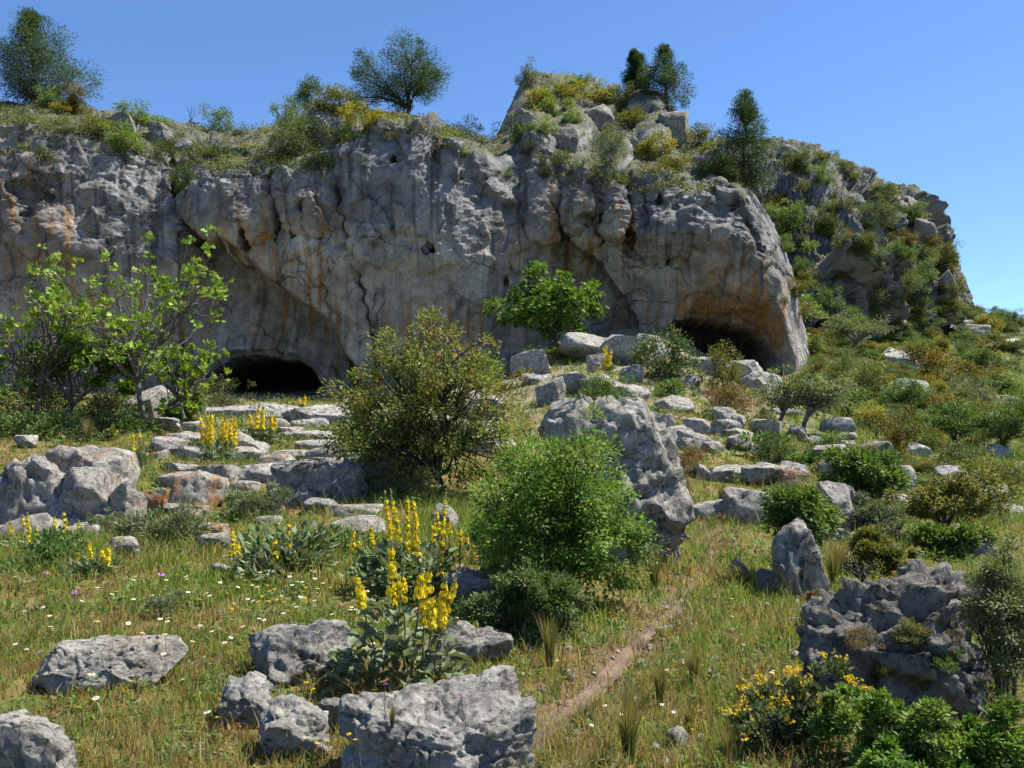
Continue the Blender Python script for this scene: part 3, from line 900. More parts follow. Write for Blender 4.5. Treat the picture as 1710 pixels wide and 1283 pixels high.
def make_plant(style, seed, W=None, H=None, dens=1.0, ll=None):
    s = dict(ST[style])
    if ll and ll < s['ll']:
        q = ll / s['ll']
        s['lpc'] = int(s['lpc'] * min(3.0, q ** -1.4))
        s['ll'], s['lw'] = ll, s['lw'] * q
        s['sr'] = s['sr'] * (0.5 + 0.5 * q)
    rs = np.random.RandomState(seed)
    W, H = W or s['W'], H or s['H']
    k = s['kind']
    n = max(6, int(s['n'] * dens))
    size = (W + H) / 2
    paths, radii, tw, tr_ = [], [], [], []
    if k == 'conifer':
        lean = rs.normal(size=2) * 0.06 * H
        tr = bez(np.zeros(3), np.array([lean[0] * 0.2, lean[1] * 0.2, H * 0.5]), np.array([lean[0], lean[1], H * 0.97]), 10, rs, 0.01 * H)
        paths.append(tr)
        radii.append(np.linspace(s['sr'], 0.02, 10))
        t = np.sort(rs.uniform(0.16, 1.0, n))
        prof = np.interp(t, [0, 0.16, 0.3, 0.55, 0.8, 1.0], [0.3, 0.75, 1.0, 0.8, 0.42, 0.03]) * (W / 2)
        az = np.arange(n) * 2.39996 + rs.normal(size=n) * 0.5
        sec = 0.72 + 0.4 * np.cos(az - rs.uniform(0, 6.28)) * rs.uniform(0.3, 0.8)
        rad = prof * rs.uniform(0.25, 1.08, n) * sec
        base = np.stack([np.interp(t, np.linspace(0, 1, 10), tr[:, j]) for j in range(3)], 1)
        C = base + np.stack([np.cos(az) * rad, np.sin(az) * rad, 0.02 * H + rad * rs.uniform(-0.1, 0.3, n)], 1)
        for b, c in zip(base, C):
            b2 = b - np.array([0, 0, 0.06 * H])
            tw.append(bez(b2, (b2 + c) / 2 + np.array([0, 0, -0.02 * H]), c, 5, rs, 0.01))
            tr_.append(np.linspace(s['sr'] * 0.28, 0.008, 5))
        aim = np.array([0, 0, H * 0.45])
    else:
        th = s.get('trunk', 0.0) * H
        d = rs.normal(size=(n, 3))
        d[:, 2] = np.abs(d[:, 2]) * 0.95 - s.get('low', 0.25 if k == 'tree' else 0.05)
        d /= np.linalg.norm(d, axis=1)[:, None]
        sh = s.get('shell', 0.45)
        r = (sh + (1 - sh) * rs.uniform(0, 1, n) ** 0.6)
        out = 1 + 0.75 * fbm(d * 1.9, 3, seed * 0.7) + np.where(rs.uniform(size=n) < 0.10, rs.uniform(0.05, 0.28, n), 0)
        ce = np.array([0, 0, th + (H - th) * s.get('ce', 0.42 if k == 'tree' else 0.25)])
        ax = np.array([W / 2, W / 2, (H - ce[2])]) * 0.92
        nl_ = s.get('lob', 5)
        lc = rs.normal(size=(nl_, 3)) * np.array([0.34, 0.34, 0.22])
        ls = rs.uniform(0.40, 0.80, nl_)
        li = rs.choice(nl_, n, p=ls ** 2 / (ls ** 2).sum())
        U_ = lc[li] + d * (r * out * ls[li])[:, None]
        U_[:, :2] /= np.percentile(np.abs(U_[:, :2]), 95) + 1e-6
        U_[:, 2] /= U_[:, 2].max() + 1e-6
        C = ce + U_ * ax
        C[:, 2] = np.maximum(C[:, 2], 0.06 * H)
        top = np.array([rs.normal() * 0.05 * W, rs.normal() * 0.05 * W, th])
        if th > 0:
            paths.append(bez(np.array([0, 0, -0.06 * H]), np.array([rs.normal() * 0.05 * W, rs.normal() * 0.05 * W, th * 0.5]), top, 6, rs, 0.008 * size))
            radii.append(np.linspace(s['sr'] * 1.25, s['sr'], 6))
        L = s.get('limbs', 7)
        seeds = C[rs.choice(n, L, replace=False)]
        gi = np.argmin(np.linalg.norm((C[:, None, :] - seeds[None]) / ax, axis=2), axis=1)
        for g in range(L):
            ids = np.where(gi == g)[0]
            if not len(ids):
                continue
            tgt = C[ids].mean(0)
            st0 = top if th > 0 else np.array([rs.normal() * 0.06 * W, rs.normal() * 0.06 * W, -0.04 * H])
            mid = st0 + (tgt - st0) * 0.5 + np.array([0, 0, (0.02 if s.get('up') else 0.10) * H])
            lp = bez(st0, mid, st0 + (tgt - st0) * 0.85, 7, rs, 0.012 * size)
            paths.append(lp)
            radii.append(np.linspace(s['sr'] * 0.75, s['sr'] * 0.3, 7))
            for i in ids:
                q = lp[rs.randint(2, 7)]
                tw.append(bez(q, (q + C[i]) / 2 + rs.normal(size=3) * 0.03 * size + np.array([0, 0, -0.02 * H if not s.get('up') else -0.04 * H]), C[i], 5, rs, 0.008 * size))
                tr_.append(np.linspace(s['sr'] * 0.3, s['sr'] * 0.09, 5))
        aim = ce
    Vt, Ft = tubes(paths, radii, 5)
    bark = np.tile(s.get('bark', (0.08, 0.065, 0.05)), (len(Vt), 1)) * (1 + 0.2 * rs.normal(size=(len(Vt), 1)))
    tm = mesh('trunk', Vt, [Ft], M_BARK, bark, True)
    Vt, Ft = tubes(tw, tr_, 4)
    bark = np.tile(s.get('bark', (0.08, 0.065, 0.05)), (len(Vt), 1)) * (1 + 0.2 * rs.normal(size=(len(Vt), 1)))
    wm = mesh('branches', Vt, [Ft], M_BARK, bark, True)
    # foliage
    cr = s['cr'] * size
    ncl = len(C)
    lp = s['lpc']
    cw = rs.uniform(0.35, 1.45, ncl)
    if k == 'conifer':
        cw = cw * (0.4 + 0.75 * prof / (W / 2))
    idx = np.repeat(np.arange(ncl), np.maximum(1, (lp * cw).astype(int)))
    g = rs.normal(size=(len(idx), 3))
    g /= np.linalg.norm(g, axis=1)[:, None]
    g *= (rs.uniform(0, 1, len(idx)) ** 0.5)[:, None] * 1.6
    g[:, 2] *= 0.8
    pos = C[idx] + g * (cr * cw[idx])[:, None]
    pos[:, 2] = np.maximum(pos[:, 2], 0.01)
    o_ = pos - aim
    o_ /= np.linalg.norm(o_, axis=1)[:, None] + 1e-9
    D = o_ * 0.6 + g * 0.5 + rs.normal(size=pos.shape) * 0.5
    if s.get('up'):
        D[:, 2] += 0.7
    Nn = rs.normal(size=pos.shape) * 0.55 + np.array([0, 0, 0.9]) + o_ * 0.3
    Ls = s['ll'] * rs.uniform(0.65, 1.3, len(pos))
    Ws = s['lw'] * rs.uniform(0.75, 1.25, len(pos))
    cols = np.array(s['cols'])
    pc = rs.randint(0, len(cols), ncl)
    ci = np.where(rs.uniform(size=len(pos)) < 0.6, pc[idx], rs.randint(0, len(cols), len(pos)))
    lc = cols[ci] * rs.uniform(0.72, 1.28, (len(pos), 1)) * rs.uniform(0.9, 1.1, (len(pos), 3))
    V, Fc, Cc = leaves(pos, D, Nn, Ls, Ws, lc, s.get('lobes', 1))
    cm = mesh('crown', V, [Fc], M_WOOL if s.get('mat') == 'wool' else M_LEAF, Cc)
    fm = None
    if s.get('flowers'):
        nf, fcol, fs = s['flowers']
        sel = rs.choice(len(pos), nf)
        top_ = pos[sel] + np.array([0, 0, 0.03]) + o_[sel] * 0.05
        m = 5
        pp = np.repeat(top_, m, axis=0) + rs.normal(size=(nf * m, 3)) * fs * 0.35
        Dd = rs.normal(size=pp.shape) + np.array([0, 0, 0.6])
        V, Fc, Cc = leaves(pp, Dd, rs.normal(size=pp.shape), np.full(len(pp), fs), np.full(len(pp), fs * 0.8), np.tile(fcol, (len(pp), 1)) * rs.uniform(0.75, 1.15, (len(pp), 1)))
        fm = mesh('flowers', V, [Fc], M_PETAL, Cc)
    return cm, tm, fm, wm


_pl = {}


def proto(style, var, W=None, H=None, dens=1.0, ll=None):
    key = (style, var, W, H, dens)
    if key not in _pl:
        _pl[key] = make_plant(style, (sum(ord(ch) * (i + 7) for i, ch in enumerate(style)) + 131 * (var if isinstance(var, int) else int((W + H) * 97) + 5)) % 9973, W, H, dens, ll)
    return _pl[key]


NAMES = dict(pine=('pine_tree', 'tree'), pinetall=('pine_tree', 'tree'), pineround=('pine_tree', 'tree'), fig=('fig_tree', 'tree'), figbush=('fig_tree', 'tree'), tree=('small_tree', 'tree'), olivetree=('small_tree', 'tree'),
             almond=('almond_tree', 'tree'), bare=('dead_shrub', 'shrub'), herb=('leafy_herb', 'plant'), phlomis=('flowering_shrub', 'shrub'))
_vi = [0]


def plant(style, px, py, wpx, hpx, label, group=None, unique=False, rz=None, dist=None, dens=1.0, back=0.15, lean=(0, 0), leafpx=8.0, top=False):
    p = pick_top(px, py) if top else pick(px, py) if dist is None else at(px, py, dist)
    s = p.y / F
    w, h = wpx * s, hpx * s
    _vi[0] += 1
    rr = random.Random(_vi[0])
    if unique:
        cm, tm, fm, wm = proto(style, 'u%d' % _vi[0], w, h, dens, max(0.028, leafpx * s))
        sc = (1, 1, 1)
    else:
        cm, tm, fm, wm = proto(style, _vi[0] % 2)
        sc = (w / ST[style]['W'], (w / ST[style]['W']) * 0.95, h / ST[style]['H'])
    nm, cat = NAMES.get(style, ('shrub', 'shrub'))
    e = ob(nm, None, None, (p.x, p.y + back * w, p.z), (lean[0], lean[1], rr.uniform(0, 6.28) if rz is None else rz), sc)
    ob('crown' if 'pine' in style or cat == 'tree' else 'foliage', cm, e)
    t_ = ob('trunk' if cat == 'tree' else 'stems', tm, e)
    ob('branches' if cat == 'tree' else 'twigs', wm, t_)
    if fm:
        ob('flowers', fm, e)
    return tag(e, label, cat, group)


# ================================================================== ROCKS
def outcrop(px, py, stones, label, orange=0.15, moss=0.2, dark=0.0):
    """bedrock broken into stones: each stone a part"""
    p = pick(px, py)
    s = p.y / F
    e = ob('rock_outcrop', None, None, p)
    for (x, y, w, h, dz, *o) in stones:            # photo px: centre x, bottom y, size; dz = metres further back
        q = at(x, y, p.y + dz)
        k = q.y / F
        me = rock_mesh(nseed(), 5 if w > 120 else 4, w * k * 1.15, w * k * 0.85, h * k * (1.1 if y > 850 else 0.85), 14, 0.0, 1.1, 0.55)
        c = ob('stone', me, e, q - p, (0, 0, random.Random(x).uniform(-0.3, 0.3)))
        c.color = ((o[0] if o else orange), moss, dark, 1)
    return tag(e, label, 'rock')


# left half
outcrop(120, 890, [(60, 880, 130, 110, 0.35), (118, 800, 90, 66, 0.7, 0.35), (178, 800, 84, 60, 0.7, 0.3), (150, 862, 110, 74, 0.2), (198, 868, 62, 62, 0.15, 0.3), (120, 895, 90, 50, 0.0),
                   (40, 930, 120, 66, -0.7), (120, 928, 90, 46, -0.6), (182, 892, 60, 32, -0.1), (150, 830, 60, 40, 0.45)], 'large grey limestone outcrop broken into blocks at the left edge')
rock(252, 858, 46, 44, 'small rounded boulder covered in orange lichen beside the big outcrop', orange=1.0)
outcrop(320, 760, [(326, 755, 70, 40, 0.4, 0.1), (292, 748, 34, 28, 0.3, 0.8), (408, 748, 42, 32, 0.5, 0.3), (408, 766, 50, 24, 0.0, 0.2)], 'pale boulders around the foot of the brightest mullein')
rock(262, 768, 30, 18, 'small pale stone alone in grass left of the mullein boulders', orange=0.3)
outcrop(350, 800, [(300, 790, 60, 20, 0.2), (362, 806, 95, 36, 0.1), (440, 808, 90, 40, 0.2), (420, 822, 80, 20, -0.3)], 'long low grey rock ledge below the brightest mullein', orange=0.05)
rock(322, 850, 90, 62, 'tilted rock with rusty top above the grey santolina', orange=0.8, sub=5)
rock(352, 908, 70, 36, 'flat slab with vivid orange lichen in the grass', orange=1.0, flat=0.5)
rock(350, 925, 80, 34, 'low grey stone just under the orange slab', orange=0.1)
rock(200, 935, 56, 38, 'pale stone behind the front row of small mulleins', orange=0.35)
rock(366, 955, 34, 14, 'flat little stone sunk in the flowering meadow', orange=0.0)
rock(40, 748, 36, 22, 'small white stone in the weeds at the far left', orange=0.0)
rock(228, 700, 84, 58, 'grey boulder beneath the crooked fig trunk', orange=0.05, sub=5)
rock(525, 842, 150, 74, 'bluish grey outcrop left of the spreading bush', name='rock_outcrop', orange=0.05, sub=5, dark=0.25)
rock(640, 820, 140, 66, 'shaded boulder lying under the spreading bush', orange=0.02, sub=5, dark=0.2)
outcrop(500, 780, [(470, 778, 70, 24, 0.2, 0.4), (545, 768, 60, 26, 0.5), (540, 786, 80, 26, 0.0, 0.3)], 'broken pale ledge above the bluish outcrop')
outcrop(480, 712, [(380, 712, 120, 42, 3.0, 0.05), (470, 706, 130, 40, 3.0, 0.0), (560, 716, 150, 56, 2.0, 0.0), (620, 720, 110, 46, 2.0, 0.05), (520, 722, 60, 28, 0.3, 0.1), (690, 715, 130, 50, 2.5, 0.0), (450, 725, 70, 30, 0.0, 0.1)],
        'smooth pale limestone shelf in front of the left cave mouth', moss=0.1)
outcrop(760, 760, [(740, 740, 130, 60, 1.0, 0), (810, 755, 110, 60, 0.5, 0), (780, 700, 120, 60, 3.0, 0)], 'pale rocks glimpsed behind the spreading bush')
rock(594, 892, 90, 28, 'long dark stone in the grass behind the tall mullein', orange=0.1)
rock(800, 912, 34, 30, 'upright grey stone in tall grass at the shade edge', orange=0.0)
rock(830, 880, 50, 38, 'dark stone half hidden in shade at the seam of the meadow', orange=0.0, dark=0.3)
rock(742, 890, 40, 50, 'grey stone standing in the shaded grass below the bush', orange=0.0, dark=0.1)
rock(790, 1000, 92, 44, 'long grey rock right of the bright mullein spikes', orange=0.05, sub=5)
rock(604, 965, 44, 30, 'reddish stone between the mullein clumps', orange=0.6)
rock(795, 1108, 130, 64, 'grey rock lying behind the big fissured slab', orange=0.15, sub=5, jag=0.8)
rock(165, 1150, 250, 72, 'broad flat pale slab sunk in the meadow', name='stone_slab', orange=0.12, sub=5, flat=0.75, deep=0.55, jag=0.6, cuts=5)
rock(38, 1330, 125, 135, 'smooth pale boulder cut by the lower left corner', orange=0.0, moss=0, sub=5, jag=0.6)
rock(492, 1142, 170, 92, 'white topped boulder left of the big mullein leaves', orange=0.05, sub=5, jag=0.9, flat=0.3)
rock(405, 1212, 102, 84, 'rounded speckled boulder with a dark left face', orange=0.0, sub=5, jag=0.8)
rock(485, 1270, 125, 92, 'grey speckled boulder low in front of the white topped one', orange=0.0, sub=5, jag=0.9)
rock(565, 1222, 82, 50, 'small dark wedge of rock under the big mullein', orange=0.1)
rock(722, 1330, 310, 150, 'huge fissured grey slab below the big mullein', name='stone_slab', orange=0.04, moss=0.05, sub=6, jag=0.9, flat=0.85, deep=0.9, rz=0.15, fiss=0.05, cuts=8, seed=79, rx=0.38)
rock(645, 1310, 110, 70, 'grey block at the bottom edge left of the fissured slab', orange=0.0, sub=5)

# right half
rock(1040, 948, 240, 295, 'giant leaning limestone boulder behind the bright green bush', sub=6, orange=0.03, moss=0.05, deep=0.9, jag=0.9, cuts=12, rz=0.0, seed=318, planes=((0.72, -0.2, 0.66, 0.80), (0.62, -0.35, -0.70, 0.70)))
outcrop(960, 800, [(965, 735, 110, 80, 0.8), (1005, 760, 100, 90, 0.6)], 'white crest of rock rising above the bright green bush', orange=0.0)
rock(920, 676, 48, 50, 'dark blocky boulder standing above the bright green bush', orange=0.0, dark=0.35)
rock(1194, 868, 64, 34, 'low rounded boulder left of the pair beside the path', orange=0.05, sub=5)
rock(1262, 880, 92, 64, 'big pale sloping boulder right of the path', orange=0.0, sub=5)
rock(1215, 870, 20, 26, 'narrow stone wedged between the two path boulders', orange=0.1)
outcrop(1140, 748, [(1125, 745, 60, 42, 0.3), (1155, 748, 60, 36, 0.2), (1162, 716, 40, 22, 0.6), (1192, 748, 36, 14, 0.0), (1112, 712, 26, 24, 0.6)], 'grey ledge of jointed rock beyond the giant boulder')
outcrop(1210, 730, [(1210, 722, 50, 26, 0.3), (1240, 730, 60, 18, 0.1), (1232, 712, 24, 24, 0.4)], 'pale broken stones below the reddish brown bush')
outcrop(1240, 810, [(1215, 806, 66, 34, 0.3), (1262, 800, 70, 28, 0.3), (1300, 800, 50, 24, 0.4)], 'flat pale rocks left of the bright green mound')
outcrop(1030, 600, [(985, 590, 90, 40, 0.5), (1040, 596, 90, 42, 0.2), (1078, 608, 70, 40, 0.0), (1085, 578, 40, 24, 1.0)], 'pale rock shelf under the cliff right of the fig', orange=0.0)
outcrop(890, 640, [(885, 615, 60, 34, 0.5), (900, 640, 60, 28, 0.0)], 'pale rocks in the grass at the foot of the fig')
outcrop(985, 655, [(960, 650, 60, 34, 0.2), (1010, 655, 80, 36, 0.0), (1050, 668, 60, 30, -0.4), (994, 612, 26, 24, 2.0)], 'scattered limestone blocks on the slope below the shelf')
outcrop(1230, 640, [(1180, 620, 70, 28, 1.0), (1235, 628, 80, 30, 1.0), (1270, 655, 70, 40, 0.0), (1290, 672, 50, 26, -0.5)], 'pale rocks on the slope below the right cave', orange=0.0)
outcrop(1290, 735, [(1278, 718, 46, 22, 0.4), (1330, 728, 30, 20, 0.6), (1398, 714, 50, 20, 1.0), (1412, 730, 30, 12, 0.6), (1362, 738, 24, 12, 0.2)], 'white stones around the almond trunks', orange=0.0)
rock(1470, 775, 66, 40, 'dark angular rock under the yellow brown shrub', orange=0.0, dark=0.15)
rock(1418, 748, 24, 14, 'small dark stone on the open grass above the slope track', orange=0.0, dark=0.2)
outcrop(1400, 800, [(1385, 755, 50, 16, 1.0), (1404, 788, 60, 24, 0.3), (1425, 800, 50, 26, 0.0)], 'low pale rock ribs right of the bright green mound', orange=0.0)
outcrop(1500, 830, [(1505, 812, 44, 40, 0.5), (1478, 850, 60, 34, 0.0), (1500, 872, 70, 42, -0.6), (1530, 890, 50, 30, -1.0)], 'stepped rock rib between the two slope trees', orange=0.0)
outcrop(1640, 850, [(1600, 800, 60, 26, 1.2), (1650, 836, 60, 30, 0.5), (1684, 880, 60, 34, 0.0)], 'slanting rock edge at the right behind the olive tree', orange=0.0)
rock(1630, 938, 70, 60, 'pale stony bank below the olive tree', orange=0.0, jag=1.2)
outcrop(1395, 905, [(1400, 925, 50, 40, 0.2), (1395, 870, 56, 60, 0.8), (1410, 845, 40, 40, 1.2)], 'pale rock rib behind the tufted rock pillar', orange=0.0)
rock(1342, 1002, 96, 140, 'tufted rock pillar narrowing upwards on the slope', name='rock_pillar', orange=0.0, sub=5, moss=0.4, deep=0.9, cuts=9, seed=65, jag=1.9, fiss=0.04, rz=0.75, planes=((-0.75, -0.2, 0.62, 0.62), (0.5, -0.6, 0.62, 0.72)))
rock(1298, 992, 74, 36, 'low rock leaning at the foot of the pillar', orange=0.0, dark=0.1)
rock(1237, 972, 34, 38, 'small grey boulder standing alone right of the path', orange=0.0)
rock(1525, 1215, 300, 240, 'big mossy pitted rock outcrop, darkened by painted shade, at the lower right', name='rock_outcrop', sub=6, orange=0.12, moss=0.95, dark=0.45, jag=1.15, deep=0.75, cuts=11, fiss=0.035, rz=0.1, seed=402, planes=((-0.5, -0.6, 0.62, 0.6), (0.7, 0, 0.7, 0.7)))  # besides real moss, the moss and dark tints paint in the face's shade
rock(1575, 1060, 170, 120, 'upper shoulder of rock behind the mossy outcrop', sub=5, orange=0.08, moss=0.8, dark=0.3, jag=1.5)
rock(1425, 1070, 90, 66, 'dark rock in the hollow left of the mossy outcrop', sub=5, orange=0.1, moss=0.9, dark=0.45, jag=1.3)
rr_ = random.Random(9)
for r in range(4):
    for c in range(7):
        x = 1010 + (c + rr_.uniform(0.1, 0.9)) * 98
        y = [640, 690, 735, 790][r] + (x - 1010) * 0.055 + rr_.uniform(-14, 14)
        rock(x, y, rr_.uniform(30, 78), rr_.uniform(14, 34), 'half buried pale rock, %s row of the slope, %s' % (['uppermost', 'second', 'third', 'lowest'][r], ['behind the giant boulder', 'below the dark spreading shrub', 'below the right cave', 'at the almond trees', 'right of the almonds', 'near the yellow brown shrub', 'near the right edge'][c]), orange=rr_.choice([0, 0, 0.3]), group='half buried rocks on the slope')
for r in range(4):
    for c in range(6):
        rock(245 + (c + rr_.uniform(0.1, 0.9)) * 62, [728, 765, 822, 868][r] + rr_.uniform(-12, 12), rr_.uniform(40, 100), rr_.uniform(14, 30), 'low limestone ledge in the left meadow, %s, %s' % (['line nearest the cave', 'second line from the cave', 'third line from the cave', 'line nearest the viewer'][r], ['leftmost', 'second from left', 'third from left', 'third from right', 'second from right', 'rightmost'][c]), orange=rr_.choice([0, 0.1, 0.5]), group='limestone ledges in the left meadow', flat=0.5)
for x, y, w, h, lab in [(1512, 350, 66, 34, 'square topped crag on the mountain skyline'), (1322, 262, 50, 22, 'summit crag behind the lone pine'), (1548, 400, 36, 40, 'crag on the right shoulder of the mountain'), (1585, 492, 26, 44, 'crag low on the right edge of the mountain')]:
    rock(x, y, w, h, lab, name='crag', orange=0.15, dark=0.75, sub=5)
rock(1640, 538, 16, 30, 'thin rock pinnacle on the right hand skyline', name='rock_pinnacle', dist=195, deep=1.0, jag=0.6)
outcrop(1620, 560, [(1630, 556, 36, 18, 1), (1606, 546, 30, 14, 3), (1690, 575, 24, 12, 0)], 'pale rock patch on the slope under the pinnacle', orange=0.0)
outcrop(1480, 560, [(1470, 556, 50, 44, 2), (1495, 552, 30, 24, 1)], 'grey rock nose at the foot of the mountain', orange=0.0, dark=0.2)
outcrop(1500, 620, [(1505, 620, 50, 40, 0), (1490, 600, 30, 24, 1), (1525, 640, 40, 20, -1)], 'pale rocks left of the big rusty shrub', orange=0.0)
# crest of the cliff
rock(655, 226, 62, 30, 'loaf shaped rock perched on the cliff under the round pine', orange=0.2, flat=0.3)
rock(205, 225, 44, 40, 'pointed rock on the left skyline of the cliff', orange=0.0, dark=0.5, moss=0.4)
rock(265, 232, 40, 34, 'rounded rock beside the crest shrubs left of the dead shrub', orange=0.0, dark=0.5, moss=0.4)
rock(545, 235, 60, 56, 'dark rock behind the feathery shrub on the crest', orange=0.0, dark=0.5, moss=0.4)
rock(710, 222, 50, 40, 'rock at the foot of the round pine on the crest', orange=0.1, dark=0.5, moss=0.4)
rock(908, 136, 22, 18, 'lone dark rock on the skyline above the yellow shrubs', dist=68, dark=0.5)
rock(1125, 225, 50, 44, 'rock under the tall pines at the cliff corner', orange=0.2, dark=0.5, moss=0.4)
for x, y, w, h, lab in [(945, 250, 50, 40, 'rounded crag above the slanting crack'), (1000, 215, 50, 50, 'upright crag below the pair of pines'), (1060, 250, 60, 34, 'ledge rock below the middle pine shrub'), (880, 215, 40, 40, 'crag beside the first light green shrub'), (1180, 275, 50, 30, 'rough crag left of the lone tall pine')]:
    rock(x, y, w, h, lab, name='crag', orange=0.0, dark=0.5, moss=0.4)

# loose stones on the path side
_st = [rock_mesh(900 + k, 3, 1, 0.9, 0.7, 8, 0, 1.0, 0.3) for k in range(6)]
for k, (x, y, w, lab) in enumerate([
        (943, 1182, 26, 'white stone lying on the left side of the path'), (868, 1210, 26, 'white stone at the very start of the path'), (1110, 1060, 32, 'dark edged stone beside the middle of the path'),
        (1130, 1240, 46, 'dark pointed rock between the grass tufts'), (1190, 1130, 24, 'grey stone right of the grass tufts'), (1192, 1108, 26, 'pale stone just above another right of the tufts'),
        (1240, 1020, 18, 'white stone in the grass right of the path bend'), (1186, 980, 20, 'pale stone at the right edge of the path bend'), (1178, 1003, 14, None), (1072, 1112, 20, None), (1105, 1100, 14, None), (1137, 1108, 18, None), (1220, 1057, 14, None), (1300, 1052, 14, None), (1262, 1168, 24, None), (1205, 1192, 14, None), (1160, 1170, 18, None),
        (945, 1240, 16, None), (1095, 1256, 22, None), (1106, 1280, 26, None), (955, 1135, 18, None), (1230, 1130, 12, None), (1170, 1235, 16, None), (1085, 1085, 16, None), (1280, 1150, 16, None), (1150, 1270, 14, None), (885, 1090, 18, None),
        (1330, 1010, 16, None), (1345, 1035, 12, None), (1222, 905, 14, None), (1150, 905, 16, None), (1164, 930, 12, None), (1330, 1100, 20, None), (1272, 1085, 14, None), (1030, 1010, 14, None),
        (340, 1105, 16, None), (275, 1085, 20, None), (230, 945, 14, None), (480, 985, 12, None)]):
    p = pick(x, y)
    s = w * p.y / F
    o = ob('stone', _st[k % 6], None, (p.x, p.y, p.z - 0.08 * s), (0, 0, k * 1.3), (s, s * 0.9, s * (0.8 if lab and 'pointed' not in lab else 0.95)))
    o.color = (0.1 if k % 4 else 0.5, 0.0, 0.35 if lab and 'dark' in lab else 0.0, 1)
    tag(o, lab or 'small pale loose stone lying in the short meadow grass', 'stone', None if lab else 'loose stones strewn in the meadow')

bpy.context.view_layer.update()
SLABS = []
for o in SC.objects:
    if o.name.startswith(('stone_slab', 'rock_pillar', 'rock_outcrop')) and o.type == 'MESH':
        bm = bmesh.new()
        bm.from_mesh(o.data)
        bm.transform(o.matrix_world)
        SLABS.append(BVHTree.FromBMesh(bm))
        bm.free()


def pick_top(px, py):
    """like pick, with the big slabs in the way"""
    global SURF
    keep = SURF
    SURF = SURF + SLABS
    p = pick(px, py)
    SURF = keep
    return p


